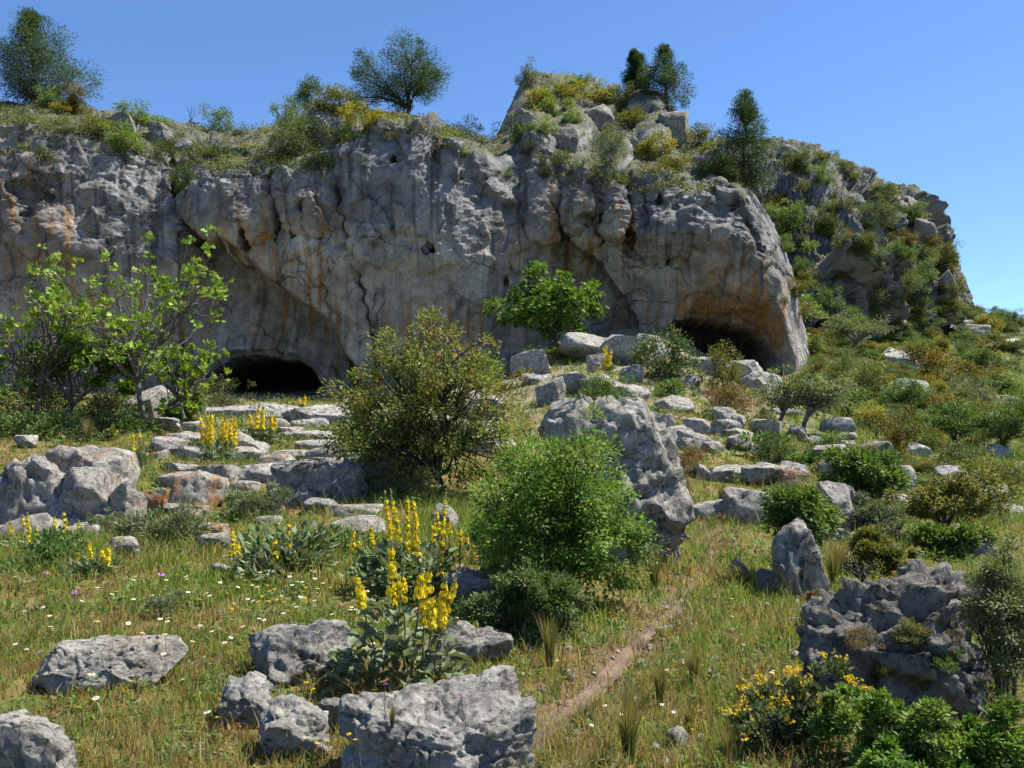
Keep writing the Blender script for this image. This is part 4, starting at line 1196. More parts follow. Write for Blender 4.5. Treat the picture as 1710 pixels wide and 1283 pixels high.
# ================================================================== TREES AND SHRUBS
# crest of the left cliff
plant('pine', 40, 185, 215, 175, 'dark pine tree cut by the upper left corner', dist=57, unique=True, dens=1.5)
plant('pineround', 682, 196, 135, 130, 'round headed pine leaning out on the left cliff crest', dist=56, unique=True, lean=(0, -0.12))
for a in [
    ('rust', 130, 190, 60, 50, 'yellow brown shrub beside the corner pine'), ('light', 85, 180, 44, 34, 'pale green shrub under the corner pine'), ('cushion', 42, 212, 46, 26, 'dark tussock at the left end of the cliff crest'),
    ('yellow', 100, 188, 50, 22, 'yellow bloom below the yellow brown shrub'), ('light', 222, 205, 60, 40, 'pale green shrub on the pointed crest rock'), ('light', 205, 250, 60, 46, 'pale green shrub spilling down the cliff top'),
    ('olive', 165, 232, 56, 40, 'olive green shrub on the ledge below the corner pine'), ('cushion', 268, 268, 44, 32, 'grey green tussock at the head of the left crack'), ('cushion', 345, 262, 52, 30, 'pale tussock on the ledge above the rounded block'),
    ('dark', 305, 322, 46, 44, 'dark shrub growing in the left crack'), ('bare', 318, 212, 44, 52, 'bare dead shrub on the skyline'), ('green', 362, 220, 50, 46, 'leafy shrub right of the dead shrub'), ('cushion', 398, 225, 30, 18, 'low tuft on the skyline right of the leafy shrub'),
    ('dark', 72, 275, 34, 30, 'small shrub over a shadowed groove at far left'), ('cushion', 110, 222, 48, 22, 'flat tussock below the yellow brown shrub'), ('light', 275, 215, 30, 18, 'tiny pale shrub on the rounded crest rock'),
    ('feather', 490, 262, 96, 90, 'big feathery grey green shrub on the cliff ledge'), ('dark', 512, 182, 44, 58, 'dark upright shrub behind the feathery one'), ('light', 472, 190, 36, 44, 'pale leafed shrub left of the dark upright one'),
    ('olive', 565, 190, 74, 50, 'rounded olive shrub on the skyline left of the round pine'), ('yellow', 622, 215, 84, 44, 'yellow green spurge on the crest below the round pine'), ('cushion', 528, 290, 50, 36, 'dark round tussock right of the feathery shrub'),
    ('cushion', 456, 290, 44, 26, 'dark tussock left below the feathery shrub'), ('green', 575, 232, 40, 30, 'small green shrub by the big crest rock'), ('light', 585, 234, 30, 18, 'tiny pale shrub at the top of the smooth buttress'), ('cushion', 688, 228, 24, 30, 'dark tuft right of the loaf shaped rock'),
    ('brush', 790, 236, 110, 42, 'dark twiggy brush on the skyline right of the round pine'), ('light', 768, 262, 34, 20, 'pale tuft on the sloping ledge below the dark brush'), ('cushion', 845, 296, 30, 14, 'small tuft at the right end of the left buttress'),
    # crest above the right cliff
    ('grey', 876, 146, 44, 42, 'grey green shrub at the left end of the right crest'), ('yellow', 896, 180, 66, 40, 'golden spurge below the lone skyline rock'), ('yellow', 945, 166, 60, 36, 'yellow green spurge left of the twin pines'), ('green', 965, 150, 44, 24, 'green shrub on the skyline between rock and twin pines'),
    ('yellow', 1010, 172, 80, 36, 'broad yellow green spurge below the smaller twin pine'), ('light', 930, 190, 50, 40, 'light green shrub high on the right cliff'), ('dark', 1048, 185, 40, 44, 'dark cone shaped shrub below the twin pines'), ('olive', 1060, 214, 64, 34, 'wide olive shrub on the ledge below the twin pines'),
    ('feather', 1020, 272, 52, 64, 'tall feathery shrub in the gully of the right cliff'), ('yellow', 1085, 270, 66, 50, 'yellow green shrub right of the feathery gully shrub'), ('light', 955, 205, 36, 26, 'bright green tuft on the right crest rocks'), ('light', 905, 222, 40, 26, 'light green tuft hanging over the right cliff edge'),
    ('light', 868, 235, 36, 46, 'light green shrub at the seam of both cliffs'), ('cushion', 890, 250, 30, 22, 'small dark tuft on the first right buttress'), ('cushion', 940, 276, 44, 26, 'tussock roofing the slanting crack buttress'), ('dark', 912, 300, 30, 42, 'dark shrub in the crack of the right cliff'),
    ('cushion', 1000, 312, 34, 26, 'dark tussock on the second rounded block'), ('cushion', 1035, 304, 40, 22, 'dark tussock at the top of the smooth right wall'), ('olive', 1170, 245, 60, 34, 'olive shrub on the step right of the twin pines'), ('yellow', 1190, 262, 56, 28, 'yellow green shrub left of the lone tall pine'),
    ('olive', 1130, 285, 60, 26, 'low shrub band above the right wall'), ('dark', 1215, 300, 60, 44, 'dark shrub at the foot of the lone tall pine'), ('cushion', 1228, 450, 22, 26, 'small shrub hanging on the right cliff near the fresh scar')]:
    plant(*a)
plant('pinetall', 1064, 156, 62, 74, 'smaller slender pine of the twin pines', unique=True, dist=66)
plant('pinetall', 1118, 198, 110, 130, 'larger billowing pine of the twin pines', unique=True, dist=62)
plant('pinetall', 1246, 332, 140, 188, 'lone tall dark pine at the cliff corner', unique=True, dist=51, dens=1.2)

# mountain face: named ones first, then the look-alikes
for a in [
    ('rust', 1320, 350, 60, 40, 'rusty green shrub mass high on the left of the mountain'), ('green', 1330, 385, 80, 50, 'broad green shrub in the middle of the mountain face'), ('dark', 1375, 392, 70, 40, 'dark shrub shelf above the mountain rock wall'),
    ('light', 1334, 432, 60, 36, 'bright green shrub beside the mountain rock wall'), ('feather', 1455, 530, 66, 62, 'pale round tree at the foot of the mountain wall'), ('tree', 1495, 455, 56, 50, 'dark green tree in the gully of the mountain'), ('feather', 1470, 385, 60, 60, 'thin pale pine on the mountain slope'),
    ('olive', 1325, 500, 50, 40, 'olive shrub right of the cliff corner'), ('light', 1348, 540, 70, 50, 'pale green shrubs between cliff and mountain'), ('green', 1430, 545, 50, 36, 'blue green shrub at the mountain foot'), ('rust', 1520, 440, 40, 40, 'rusty tree beside the dark gully tree'), ('feather', 1515, 485, 50, 36, 'pale shrub below the dark gully tree')]:
    plant(*a)
rsm = random.Random(5)
sil = lambda x: np.interp(x, [1290, 1320, 1360, 1400, 1440, 1480, 1520, 1545, 1570, 1592, 1606], [240, 246, 258, 276, 302, 332, 326, 354, 422, 476, 517])
STY = [('dark', 'dark green'), ('olive', 'olive'), ('green', 'mid green'), ('rust', 'rusty brown')]
for r in range(10):
    for c in range(8):
        x = 1302 + (c + rsm.uniform(-0.2, 1.2)) * 35.5
        y0 = sil(x) + 10
        y = y0 + (535 - y0) * np.clip(r + rsm.uniform(-0.5, 1.5), 0, 10) / 10
        stl, nm = STY[(r % 2) * 2 + c % 2]
        lab = 'small %s shrub on the mountain, %s, %s' % (nm, ['just below the skyline', 'high on the face', 'at mid height', 'low on the face', 'at the foot'][r // 2], ['far left', 'left of centre', 'right of centre', 'far right'][c // 2])
        z_ = rsm.uniform(0.45, 1.5)
        plant(stl, x, y, rsm.uniform(28, 40) * z_, rsm.uniform(22, 30) * z_, lab, 'shrubs on the mountain')
STY = [('green', 'green'), ('olive', 'olive'), ('dark', 'dark'), ('rust', 'rusty'), ('yellow', 'yellow green'), ('feather', 'pale grey green')]
for r in range(8):
    for c in range(12):
        x = 1348 + (c + rsm.uniform(0.05, 0.95)) * 30
        ya = np.interp(x, [1340, 1480, 1600, 1700], [555, 548, 530, 545])
        yb = np.interp(x, [1340, 1500, 1700], [640, 650, 690])
        y = ya + (yb - ya) * (r + rsm.uniform(0.1, 0.9)) / 8
        stl, nm = STY[(r % 2) * 3 + c % 3]
        lab = '%s shrub on the far slope, %s, %s' % (nm, ['on the upper rim', 'in the upper part', 'in the lower part', 'along the lower margin'][r // 2], ['beside the cliff', 'below the mountain', 'under the pinnacle', 'at the right edge'][c // 3])
        plant(stl, x, y, rsm.uniform(28, 56), rsm.uniform(16, 34), lab, 'shrubs on the far slope')
for r in range(6):
    for c in range(6):
        x = 1370 + (c + rsm.uniform(0.05, 0.95)) * 56
        y = 665 + (r + rsm.uniform(0.1, 0.9)) * 38
        stl, nm = STY[(r % 2) * 3 + c % 3]
        lab = 'low %s bush %s, %s' % (nm, ['above the yellow brown shrub', 'level with the yellow brown shrub', 'above the olive tree'][r // 2], ['nearer the almonds', 'nearer the right edge'][c // 3])
        plant(stl, x, y, rsm.uniform(36, 90), rsm.uniform(22, 48), lab, 'low bushes on the right slope')

# slope on the right
for a in [
    ('almond', 1425, 600, 110, 74, 'bare limbed grey tree high on the slope right of the cave'), ('feather', 1400, 640, 90, 60, 'pale shrub band below the bare limbed tree'), ('rust', 1565, 652, 104, 78, 'big rounded rusty shrub on the upper slope'), ('dark', 1660, 625, 80, 40, 'dark shrub right of the big rusty one'),
    ('olive', 1450, 675, 100, 70, 'olive tree tangle above the yellow brown shrub'), ('tree', 1510, 700, 84, 70, 'bright leafed small tree behind the yellow brown shrub'), ('rust', 1600, 700, 100, 46, 'long rusty shrub below the big rounded one'), ('tree', 1610, 755, 120, 86, 'leafy green tree near the right edge'),
    ('tree', 1680, 765, 90, 110, 'tall green tree cut by the right edge'), ('rust', 1490, 775, 86, 92, 'yellow brown shrub standing in mid slope'), ('dark', 1605, 795, 80, 54, 'dark shrub below the leafy green tree'), ('olive', 1680, 830, 70, 60, 'dark olive shrub below the tall edge tree'), ('rust', 1555, 755, 50, 40, 'small rusty shrub left of the leafy green tree'),
    ('green', 1450, 640, 60, 40, 'green shrub above the olive tangle'), ('light', 1690, 660, 60, 40, 'bright shrub at the right edge above the tall tree'), ('grey', 1640, 680, 80, 50, 'grey green shrub beside the edge tree top'), ('feather', 1380, 690, 70, 50, 'thin pale shrub behind the second almond tree')]:
    plant(*a)
plant('almond', 1308, 732, 84, 120, 'left almond tree of the grey trunked pair', unique=True)
plant('almond', 1345, 742, 110, 130, 'right almond tree of the pair with a slanting trunk', unique=True, lean=(0, 0.28), rz=0.4)
for a in [
    ('herb', 1315, 772, 120, 44, 'bright green leafy mound below the almond trees'), ('dark', 1290, 782, 50, 50, 'dark round shrub in the bright green mound'), ('red', 1325, 812, 66, 30, 'reddish leafed shrub below the bright green mound'), ('grey', 1310, 842, 70, 40, 'dark grey shrub left of the reddish one'), ('grey', 1350, 768, 26, 22, 'bluish cushion right of the bright green mound'),
    ('dark', 1120, 640, 110, 84, 'dark spreading shrub left of the right cave'), ('olive', 1212, 660, 66, 80, 'small olive tree in front of the right cave'), ('brown', 1205, 700, 120, 56, 'reddish brown twiggy bush under the small olive tree'), ('dark', 1270, 712, 34, 30, 'dark ball shaped shrub right of the reddish brown bush'),
    ('green', 1010, 672, 80, 44, 'green shrub on the slope above the giant boulder'), ('cushion', 1110, 722, 36, 26, 'small green tuft on the jointed ledge'), ('brown', 1165, 792, 76, 44, 'dry twiggy bush between ledge and path'), ('santolina', 1172, 800, 40, 22, 'grey cushion below the dry twiggy bush'), ('santolina', 1052, 680, 30, 20, 'grey cushion on the slope by the reddish bush'),
    ('grey', 1132, 878, 30, 44, 'grey shrublet at the right foot of the giant boulder'), ('light', 960, 600, 90, 30, 'leafy weeds under the fig bush'), ('herb', 1060, 690, 90, 24, 'low green weeds above the giant boulder'), ('herb', 1105, 660, 80, 26, 'low weeds below the dark spreading shrub')]:
    plant(*a)
plant('figbush', 928, 592, 175, 155, 'dense dark fig bush against the right cliff', unique=True)
plant('mastic', 918, 1000, 270, 325, 'big bright green bush in front of the giant boulder', unique=True, dens=1.5, back=0.0)
plant('under', 890, 1085, 200, 150, 'dark shady undergrowth below the bright green bush', unique=True, dens=1.4)
plant('tree', 1440, 862, 130, 104, 'small green tree on the rib above the dark grey shrub', unique=True)
plant('olivetree', 1580, 905, 170, 128, 'yellowish olive tree on the right slope', unique=True)
plant('grey', 1445, 895, 84, 66, 'dark grey green shrub under the small green tree', unique=True)
plant('green', 1338, 895, 125, 80, 'green shrub crowning the rock pillar', unique=True, dens=1.8, dist=8.95, back=0.0)
plant('olive', 1475, 960, 80, 66, 'olive shrub on top of the dark mossy outcrop', unique=True, dens=1.4)
plant('bare', 1440, 985, 60, 66, 'bare dead twigs left of the outcrop shrub', unique=True)
plant('green', 1570, 930, 110, 50, 'green bush line behind the dark mossy outcrop', unique=True, dens=1.4)
plant('wildolive', 1695, 1190, 130, 290, 'grey green twiggy bush along the right edge', unique=True, dens=1.3)
plant('phlomis', 1330, 1262, 190, 140, 'grey leafed shrub sprinkled with yellow flowers', unique=True)
plant('mastic', 1585, 1330, 290, 160, 'bright green bush in the lower right corner', unique=True, dens=0.9)
plant('brown', 1400, 1060, 90, 60, 'dry brown plant litter on the left of the mossy outcrop', unique=True)

for a in [('brown', 1440, 1085, 70, 34, 'dry brown growth on the left of the mossy outcrop top'), ('olive', 1530, 1072, 60, 34, 'olive tuft on top of the mossy outcrop'), ('herb', 1585, 1110, 60, 30, 'green tuft on the right shoulder of the mossy outcrop'), ('yellow', 1480, 1130, 44, 26, 'yellowish tuft on the face of the mossy outcrop'), ('green', 1545, 1150, 40, 26, 'small green tuft low on the mossy outcrop')]:
    plant(*a, top=True, back=0.02)
for a in [('dark', 1622, 526, 40, 20, 'dark shrub left of the thin rock pinnacle'), ('dark', 1665, 532, 36, 22, 'dark round shrub right of the thin rock pinnacle'), ('green', 1690, 538, 44, 20, 'green shrub on the skyline at the right edge'), ('dark', 1702, 546, 40, 24, 'dark shrub on the skyline cut by the right edge'), ('olive', 1605, 522, 36, 18, 'olive shrub at the foot of the mountain edge'), ('olive', 1645, 542, 50, 18, 'olive shrub band under the thin rock pinnacle')]:
    plant(*a)

# left half, middle ground
plant('fig', 228, 692, 260, 335, 'crooked fig tree with fresh pale leaves before the cliff', unique=True, dens=1.25, dist=20.5)
plant('fig', 30, 690, 230, 300, 'fig tree cut by the left edge', unique=True, dens=1.2, dist=20.5)
plant('figbush', 100, 695, 210, 150, 'low leafy fig shoots between the two fig trees', unique=True, dist=21, dens=0.45)
plant('thicket', 75, 712, 240, 130, 'dark tangle of twigs under the left fig tree', unique=True)
plant('fig', 300, 692, 130, 140, 'low fig shoots leaning towards the cave mouth', unique=True, dist=22, dens=0.8)
plant('thicket', 355, 692, 100, 60, 'grey twig tangle beside the cave mouth', unique=True, dens=0.6)
plant('thicket', 175, 705, 110, 80, 'dark brush between the crooked fig and the left tangle', unique=True)
plant('green', 305, 708, 80, 60, 'green bush right of the crooked fig trunk', unique=True)
plant('herb', 210, 722, 100, 44, 'leafy nettles under the crooked fig', unique=True)
plant('herb', 60, 732, 120, 40, 'leafy weeds below the dark tangle', unique=True)
plant('terebinth', 735, 815, 310, 300, 'big spreading bush with reddish tips and dark stems', unique=True, dens=1.25, dist=14.2)
for a in [
    ('santolina', 270, 918, 130, 72, 'large grey green cushion shrub in front of the outcrop'), ('santolina', 425, 868, 100, 56, 'grey green cushion shrub above the mullein clump'), ('santolina', 222, 800, 36, 60, 'narrow grey shrublet on the right side of the outcrop'),
    ('santolina', 170, 895, 60, 40, 'small grey cushion hanging on the outcrop foot'), ('herb', 60, 960, 130, 60, 'silvery weeds at the left below the outcrop'), ('herb', 530, 940, 130, 50, 'green leafy weeds between the mullein clumps'), ('santolina', 830, 985, 60, 44, 'grey tuft at the right of the long rock'),
    ('santolina', 270, 1025, 70, 34, 'low silvery weed with purple heads in the meadow'), ('green', 500, 705, 40, 18, 'small tuft on the pale limestone shelf')]:
    plant(*a)


# ================================================================== MULLEINS
def wool_leaf(seed):
    rs = np.random.RandomState(seed)
    u = np.linspace(0, 1, 7)
    v = np.linspace(-1, 1, 5)
    wid = np.sin(np.clip(u * 0.93 + 0.05, 0, 1) * np.pi) ** 0.75 * 0.30
    P = []
    for i, a in enumerate(u):
        for b in v:
            P.append((b * wid[i] + 0.02 * rs.normal(), a, 0.16 * math.sin(a * 2.6) - 0.20 * a * a + 0.17 * b * b + 0.05 * math.sin(a * 14 + seed) * abs(b)))
    P = np.array(P)
    edge = np.abs(np.tile(v, 7))[:, None]
    c = np.array([0.12, 0.155, 0.075]) * (1 - 0.5 * edge ** 3) + np.array([0.36, 0.38, 0.30]) * 0.5 * edge ** 3  # paler rims paint backlit highlights into the leaf colour
    return mesh('leaf', P, [grid_faces(7, 5)], M_WOOL, c, True)


WL = [wool_leaf(k) for k in range(4)]


def spike_mesh(seed, H, fb, ft, fs, dens=1.0, bud=True):
    """stem of height H with flowers from fb to ft (fractions)"""
    rs = np.random.RandomState(seed)
    bend = rs.normal(size=2) * 0.05 * H
    pt = bez(np.zeros(3), np.array([0, 0, H * 0.5]), np.array([bend[0], bend[1], H]), 9, rs, 0.004)
    V1, F1 = tubes([pt], [np.linspace(0.008, 0.003, 9) * (fs / 0.03) ** 0.5], 5)
    c1 = np.tile([0.15, 0.17, 0.08], (len(V1), 1))
    n = int(dens * (ft - fb) * H / fs * 7.5)
    t = fb + (ft - fb) * rs.uniform(0, 1, n) ** 1.15
    t = np.clip(t + 0.03 * np.sin(t * rs.uniform(40, 70)), fb, ft)
    base = np.stack([np.interp(t, np.linspace(0, 1, 9), pt[:, j]) for j in range(3)], 1)
    az = rs.uniform(0, 6.28, n)
    rad = fs * rs.uniform(0.5, 1.15, n) * (1 - 0.5 * (t - fb) / (ft - fb + 1e-6))
    outd = np.stack([np.cos(az), np.sin(az), rs.uniform(-0.15, 0.45, n)], 1)
    cen = base + outd * rad[:, None]
    m = 5
    pp = np.repeat(cen, m, axis=0)
    od = np.repeat(outd, m, axis=0)
    side = np.cross(od, np.array([0, 0, 1.0]))
    side /= np.linalg.norm(side, axis=1)[:, None]
    upv = np.cross(side, od)
    a = np.tile(np.arange(m) * 2 * np.pi / m, n) + np.repeat(rs.uniform(0, 6, n), m)
    D = side * np.cos(a)[:, None] + upv * np.sin(a)[:, None] + od * 0.35
    yc = np.array([0.78, 0.62, 0.04]) * rs.uniform(0.65, 1.1, (len(pp), 1))
    V2, F2, c2 = leaves(pp, D, od, np.full(len(pp), fs * 0.6), np.full(len(pp), fs * 0.55), yc, 1, 0.1)
    fm = mesh('flowers', V2, [F2], M_PETAL, c2)
    nb = int(16 + 14 * dens) if bud and ft < 0.98 else 1
    t = ft + (1.0 - ft) * rs.uniform(0, 1, nb)
    base = np.stack([np.interp(t, np.linspace(0, 1, 9), pt[:, j]) for j in range(3)], 1)
    d = rs.normal(size=(nb, 3))
    V3, F3, c3 = leaves(base, d, rs.normal(size=d.shape), np.full(nb, fs * 0.55), np.full(nb, fs * 0.45), np.tile([0.30, 0.32, 0.16], (nb, 1)))
    return mesh('flower_spike', np.concatenate([V1, V3]), [F1, F3 + len(V1)], M_LEAF, np.concatenate([c1, c3])), fm


def mullein(px, py, spikes, rw, rh, label, leafn=0, fs=0.03, dens=1.0, dist=None):
    """spikes: (px at foot, px at tip, py tip, py where the flowers start); rw, rh: leafy base size in photo px"""
    p = pick(px, py) if dist is None else at(px, py, dist)
    s = p.y / F
    e = ob('mullein', None, None, p)
    rs = random.Random(px * 7 + py)
    for (xa, xt, yt, yf) in spikes:
        H = (py - yt) * s
        me, fm_ = spike_mesh(nseed(), H, max(0.1, (py - yf) / (py - yt)), rs.uniform(0.86, 0.96), fs, dens)
        tilt = math.atan2((xt - xa), (py - yt))
        sp_ = ob('flower_spike', me, e, ((xa - px) * s, rs.uniform(-0.3, 0.3) * rw * s, 0), (rs.uniform(-0.12, 0.12), tilt + rs.uniform(-0.06, 0.06), 0))
        ob('flowers', fm_, sp_)
    if leafn:
        for k in range(leafn):
            r = math.sqrt(rs.random())
            a = rs.uniform(0, 6.28)
            zz = rh * s * (1 - r * r) ** 0.5 * rs.uniform(0.15, 1.0)
            L = rs.uniform(0.75, 1.3) * 0.115
            ob('leaf', WL[k % 4], e, (math.cos(a) * r * rw / 2 * s, math.sin(a) * r * rw / 2 * s * 0.8, zz), (rs.uniform(-0.2, 0.9), rs.uniform(-0.3, 0.3), a - math.pi / 2 + rs.uniform(-0.6, 0.6)), (L, L, L))
    else:
        cm, tm, fm, wm = proto('mulleinleaf', rs.randint(0, 2))
        ob('foliage', cm, e, (0, 0, 0), (0, 0, rs.uniform(0, 6)), (rw * s / 0.8, rw * s / 0.8, rh * s / 0.4))
    return tag(e, label, 'flower')


ST['mulleinleaf'] = dict(n=40, cr=0.13, lpc=26, ll=0.10, lw=0.05, cols=[(0.15, 0.19, 0.10), (0.20, 0.23, 0.15), (0.09, 0.14, 0.05)], W=0.8, H=0.4, sr=0.006, kind='bush', mat='wool', up=True)
mullein(665, 1150, [(640, 598, 938, 1006), (655, 656, 905, 1030), (676, 686, 958, 1008), (660, 664, 930, 985), (705, 712, 948, 1042), (722, 728, 930, 1035), (735, 742, 952, 1040), (715, 750, 962, 1030), (690, 700, 925, 990)],
        200, 150, 'large foreground mullein with dense yellow flower spikes and woolly leaves', 150, 0.03, 1.4)
mullein(700, 985, [(655, 645, 815, 905), (668, 661, 820, 960), (684, 683, 826, 945), (690, 690, 845, 950), (705, 702, 825, 930), (735, 735, 815, 960), (750, 748, 868, 900), (765, 762, 880, 905), (640, 628, 880, 930), (725, 720, 870, 915)],
        180, 70, 'tall loose mullein stand behind the foreground mullein', 0, 0.03, 1.0)
mullein(470, 960, [(476, 478, 865, 925), (470, 468, 888, 930), (500, 503, 912, 936), (485, 488, 900, 930), (440, 437, 892, 930), (400, 396, 880, 925), (415, 410, 895, 920), (520, 523, 885, 905)], 170, 64, 'silvery mullein clump left of the tall stand', 0, 0.032, 0.9)
mullein(365, 768, [(340, 339, 690, 735), (350, 349, 686, 742), (360, 361, 688, 745), (370, 371, 684, 745), (380, 379, 690, 740), (390, 392, 696, 745), (355, 356, 700, 740), (376, 376, 695, 742)], 70, 34, 'bright yellow mullein clump among pale boulders', 0, 0.06, 1.3)
mullein(440, 742, [(430, 428, 675, 715), (437, 436, 678, 718), (444, 444, 680, 716), (452, 454, 690, 718), (425, 422, 690, 716), (460, 464, 695, 716)], 60, 26, 'second yellow mullein clump below the cave', 0, 0.06, 1.1)
mullein(504, 682, [(502, 501, 663, 676), (507, 508, 660, 676)], 18, 6, 'tiny mullein on the shelf at the cave mouth', 0, 0.08, 0.9)
mullein(150, 962, [(136, 135, 918, 940), (150, 149, 905, 940), (163, 164, 912, 945), (186, 186, 905, 945), (176, 176, 915, 935)], 80, 26, 'front row of small mulleins before the outcrop', 0, 0.032, 1.1)
mullein(75, 930, [(68, 67, 850, 905), (98, 97, 858, 912), (120, 121, 872, 912), (24, 25, 862, 880), (48, 47, 880, 905), (75, 74, 866, 900), (108, 109, 876, 900)], 120, 24, 'thin mullein stems against the big outcrop', 0, 0.03, 0.8)
mullein(835, 925, [(828, 827, 878, 908), (838, 839, 872, 912), (845, 847, 880, 910)], 40, 20, 'small mullein near the seam at the shade edge', 0, 0.03, 0.8)
mullein(225, 775, [(222, 222, 722, 755), (235, 236, 715, 760)], 30, 14, 'pair of thin mullein stems above the big outcrop', 0, 0.05, 0.6)
rm = random.Random(44)
for k, (x, y, h, lab) in enumerate([(590, 945, 60, 'thin mullein left of the reddish stone'), (625, 950, 70, 'thin mullein between clump and tall stand'), (560, 935, 50, 'short mullein above the leafy weeds'), (535, 925, 46, 'short mullein right of the silvery clump'), (770, 930, 50, 'thin mullein in front of the upright grey stone'), (790, 945, 40, 'small mullein above the long grey rock'),
                                    (655, 925, 70, 'budding mullein behind the tall stand'), (735, 915, 70, 'solitary mullein in the shaded grass'), (20, 915, 46, 'single mullein at the extreme left'), (205, 905, 40, 'single mullein beside the pale stone'), (300, 900, 46, 'single mullein by the large cushion shrub'), (345, 905, 40, 'single mullein at the orange slab'), (60, 700, 24, 'far small mullein under the left fig'), (185, 735, 30, 'far small mullein under the crooked fig')]):
    mullein(x, y, [(x, x + rm.uniform(-8, 8), y - h, y - h * 0.45), (x + 6, x + rm.uniform(2, 16), y - h * rm.uniform(0.55, 0.85), y - h * 0.35)], 26, 12, lab, 0, 0.03 if y > 800 else 0.05, 0.8)
mullein(1012, 620, [(1008, 1008, 580, 612), (1013, 1013, 576, 612), (1018, 1018, 584, 612)], 24, 8, 'yellow mullein on the slope under the right cliff', 0, 0.10, 0.9)
mullein(1082, 595, [(1078, 1078, 560, 590), (1084, 1084, 568, 590)], 16, 6, 'pale yellow mullein by the rock shelf of the right cliff', 0, 0.09, 0.6)


# ================================================================== GRASS TUFTS, FLOWERS
def tuft_mesh(seed, n=170, H=1.0):
    rs = np.random.RandomState(seed)
    az = rs.uniform(0, 6.28, n)
    r0 = rs.uniform(0, 0.06, n)
    ln = rs.uniform(0.5, 1.0, n) * H
    sp = rs.uniform(0.02, 0.30, n)
    V, c = [], []
    w = 0.006
    for t, ww in ((0, 1.0), (0.4, 0.9), (0.75, 0.6), (1.0, 0.15)):
        rad = r0 + sp * ln * t ** 1.7
        z = ln * (t - 0.12 * sp * t * t)
        x, y = np.cos(az) * rad, np.sin(az) * rad
        for sgn in (-1, 1):
            V.append(np.stack([x - np.sin(az) * w * ww * sgn, y + np.cos(az) * w * ww * sgn, z], 1))
            k = rs.uniform(0.8, 1.2, (n, 1))
            c.append((np.array([0.085, 0.13, 0.03]) * (1 - t) + np.array([0.22, 0.18, 0.075]) * t) * k)
    V = np.stack(V, 1).reshape(-1, 3)
    c = np.stack(c, 1).reshape(-1, 3)
    i = np.arange(n) * 8
    Fc = np.concatenate([np.stack([i + a, i + a + 1, i + a + 3, i + a + 2], 1) for a in (0, 2, 4)])
    return mesh('blades', V, [Fc], M_GRASS, c)


TF = [tuft_mesh(k) for k in range(4)]
for k, (x, y, h, lab) in enumerate([(918, 1112, 90, 'feathery grass tuft left of the path'), (1092, 985, 80, 'feathery grass tuft in front of the giant boulder'), (1102, 1180, 90, 'upright green grass tuft right of the path'), (1158, 1148, 80, 'grass tuft right of the upright green one'),
                                    (1050, 1275, 150, 'tall brownish grass tuft at the bottom of the path meadow'), (1150, 1222, 60, 'small grass tuft between the dark pointed rock and the tufts'), (1235, 1180, 60, 'thin grass tuft at the right of the stones'), (1392, 985, 90, 'golden grass tuft between pillar and mossy outcrop'), (1215, 1280, 80, 'grass tuft at the bottom edge beside the flowering shrub'),
                                    (148, 745, 50, 'dry straw tuft behind the big outcrop'), (655, 1215, 44, 'oat grass tuft growing on the fissured slab'), (575, 1135, 46, 'oat grass tuft left of the woolly leaves'), (1405, 960, 60, 'golden grass behind the rock pillar'), (1145, 840, 50, 'grass tuft by the path behind the giant boulder'), (1205, 845, 44, 'grass tuft behind the path boulders')]):
    p = pick_top(x, y)
    s = h * p.y / F
    e = tag(ob('grass_tuft', None, None, p, (0, 0, k), (s * 1.05, s * 1.05, s)), lab, 'grass tuft')
    ob('blades', TF[k % 4], e)


def daisy_meshes(petal, disc, n, R, seed):
    rs = np.random.RandomState(seed)
    V1, F1 = tubes([bez(np.zeros(3), np.array([0.01, 0, 0.06]), np.array([0, 0.01, 0.13]), 5, rs, 0.002)], [np.full(5, 0.0016)], 4)
    st = mesh('stem', V1, [F1], M_LEAF, np.tile([0.10, 0.14, 0.04], (len(V1), 1)))
    a = np.arange(n) * 2 * np.pi / n
    D = np.stack([np.cos(a), np.sin(a), np.full(n, 0.1)], 1)
    C = np.tile([0, 0.01, 0.13], (n, 1))
    V, Fc, c = leaves(C, D, np.tile([0, 0, 1.0], (n, 1)), np.full(n, R), np.full(n, R * 0.5), np.tile(petal, (n, 1)), 1, 0.05)
    pm = mesh('petals', V, [Fc], M_PETAL, c)
    Vd, Fd = ico(1)
    dm = mesh('disc', Vd * np.array([R * 0.36, R * 0.36, R * 0.18]) + np.array([0, 0.01, 0.134]), [Fd], M_PETAL, np.tile(disc, (len(Vd), 1)), True)
    return st, pm, dm


DA = daisy_meshes((0.80, 0.80, 0.76), (0.65, 0.42, 0.02), 12, 0.020, 1)
YF = daisy_meshes((0.72, 0.52, 0.02), (0.55, 0.36, 0.02), 9, 0.016, 2)
PU = daisy_meshes((0.42, 0.20, 0.50), (0.30, 0.10, 0.38), 10, 0.018, 3)


def flower(kind, px, py, label, group=None, sc=1.0):
    p = pick_top(px, py)
    nm, ms = {'d': ('daisy', DA), 'y': ('yellow_wildflower', YF), 'p': ('purple_wildflower', PU)}[kind]
    rr = random.Random(px * 31 + py)
    k = sc * max(1.0, p.y / 5.5) ** 0.55
    e = tag(ob(nm, None, None, p, (rr.uniform(-0.1, 0.45), rr.uniform(-0.3, 0.3), rr.uniform(0, 6.28)), (k, k, k)), label, 'flower', group)
    for part, m in zip(('stem', 'petals', 'disc'), ms):
        ob(part, m, e)


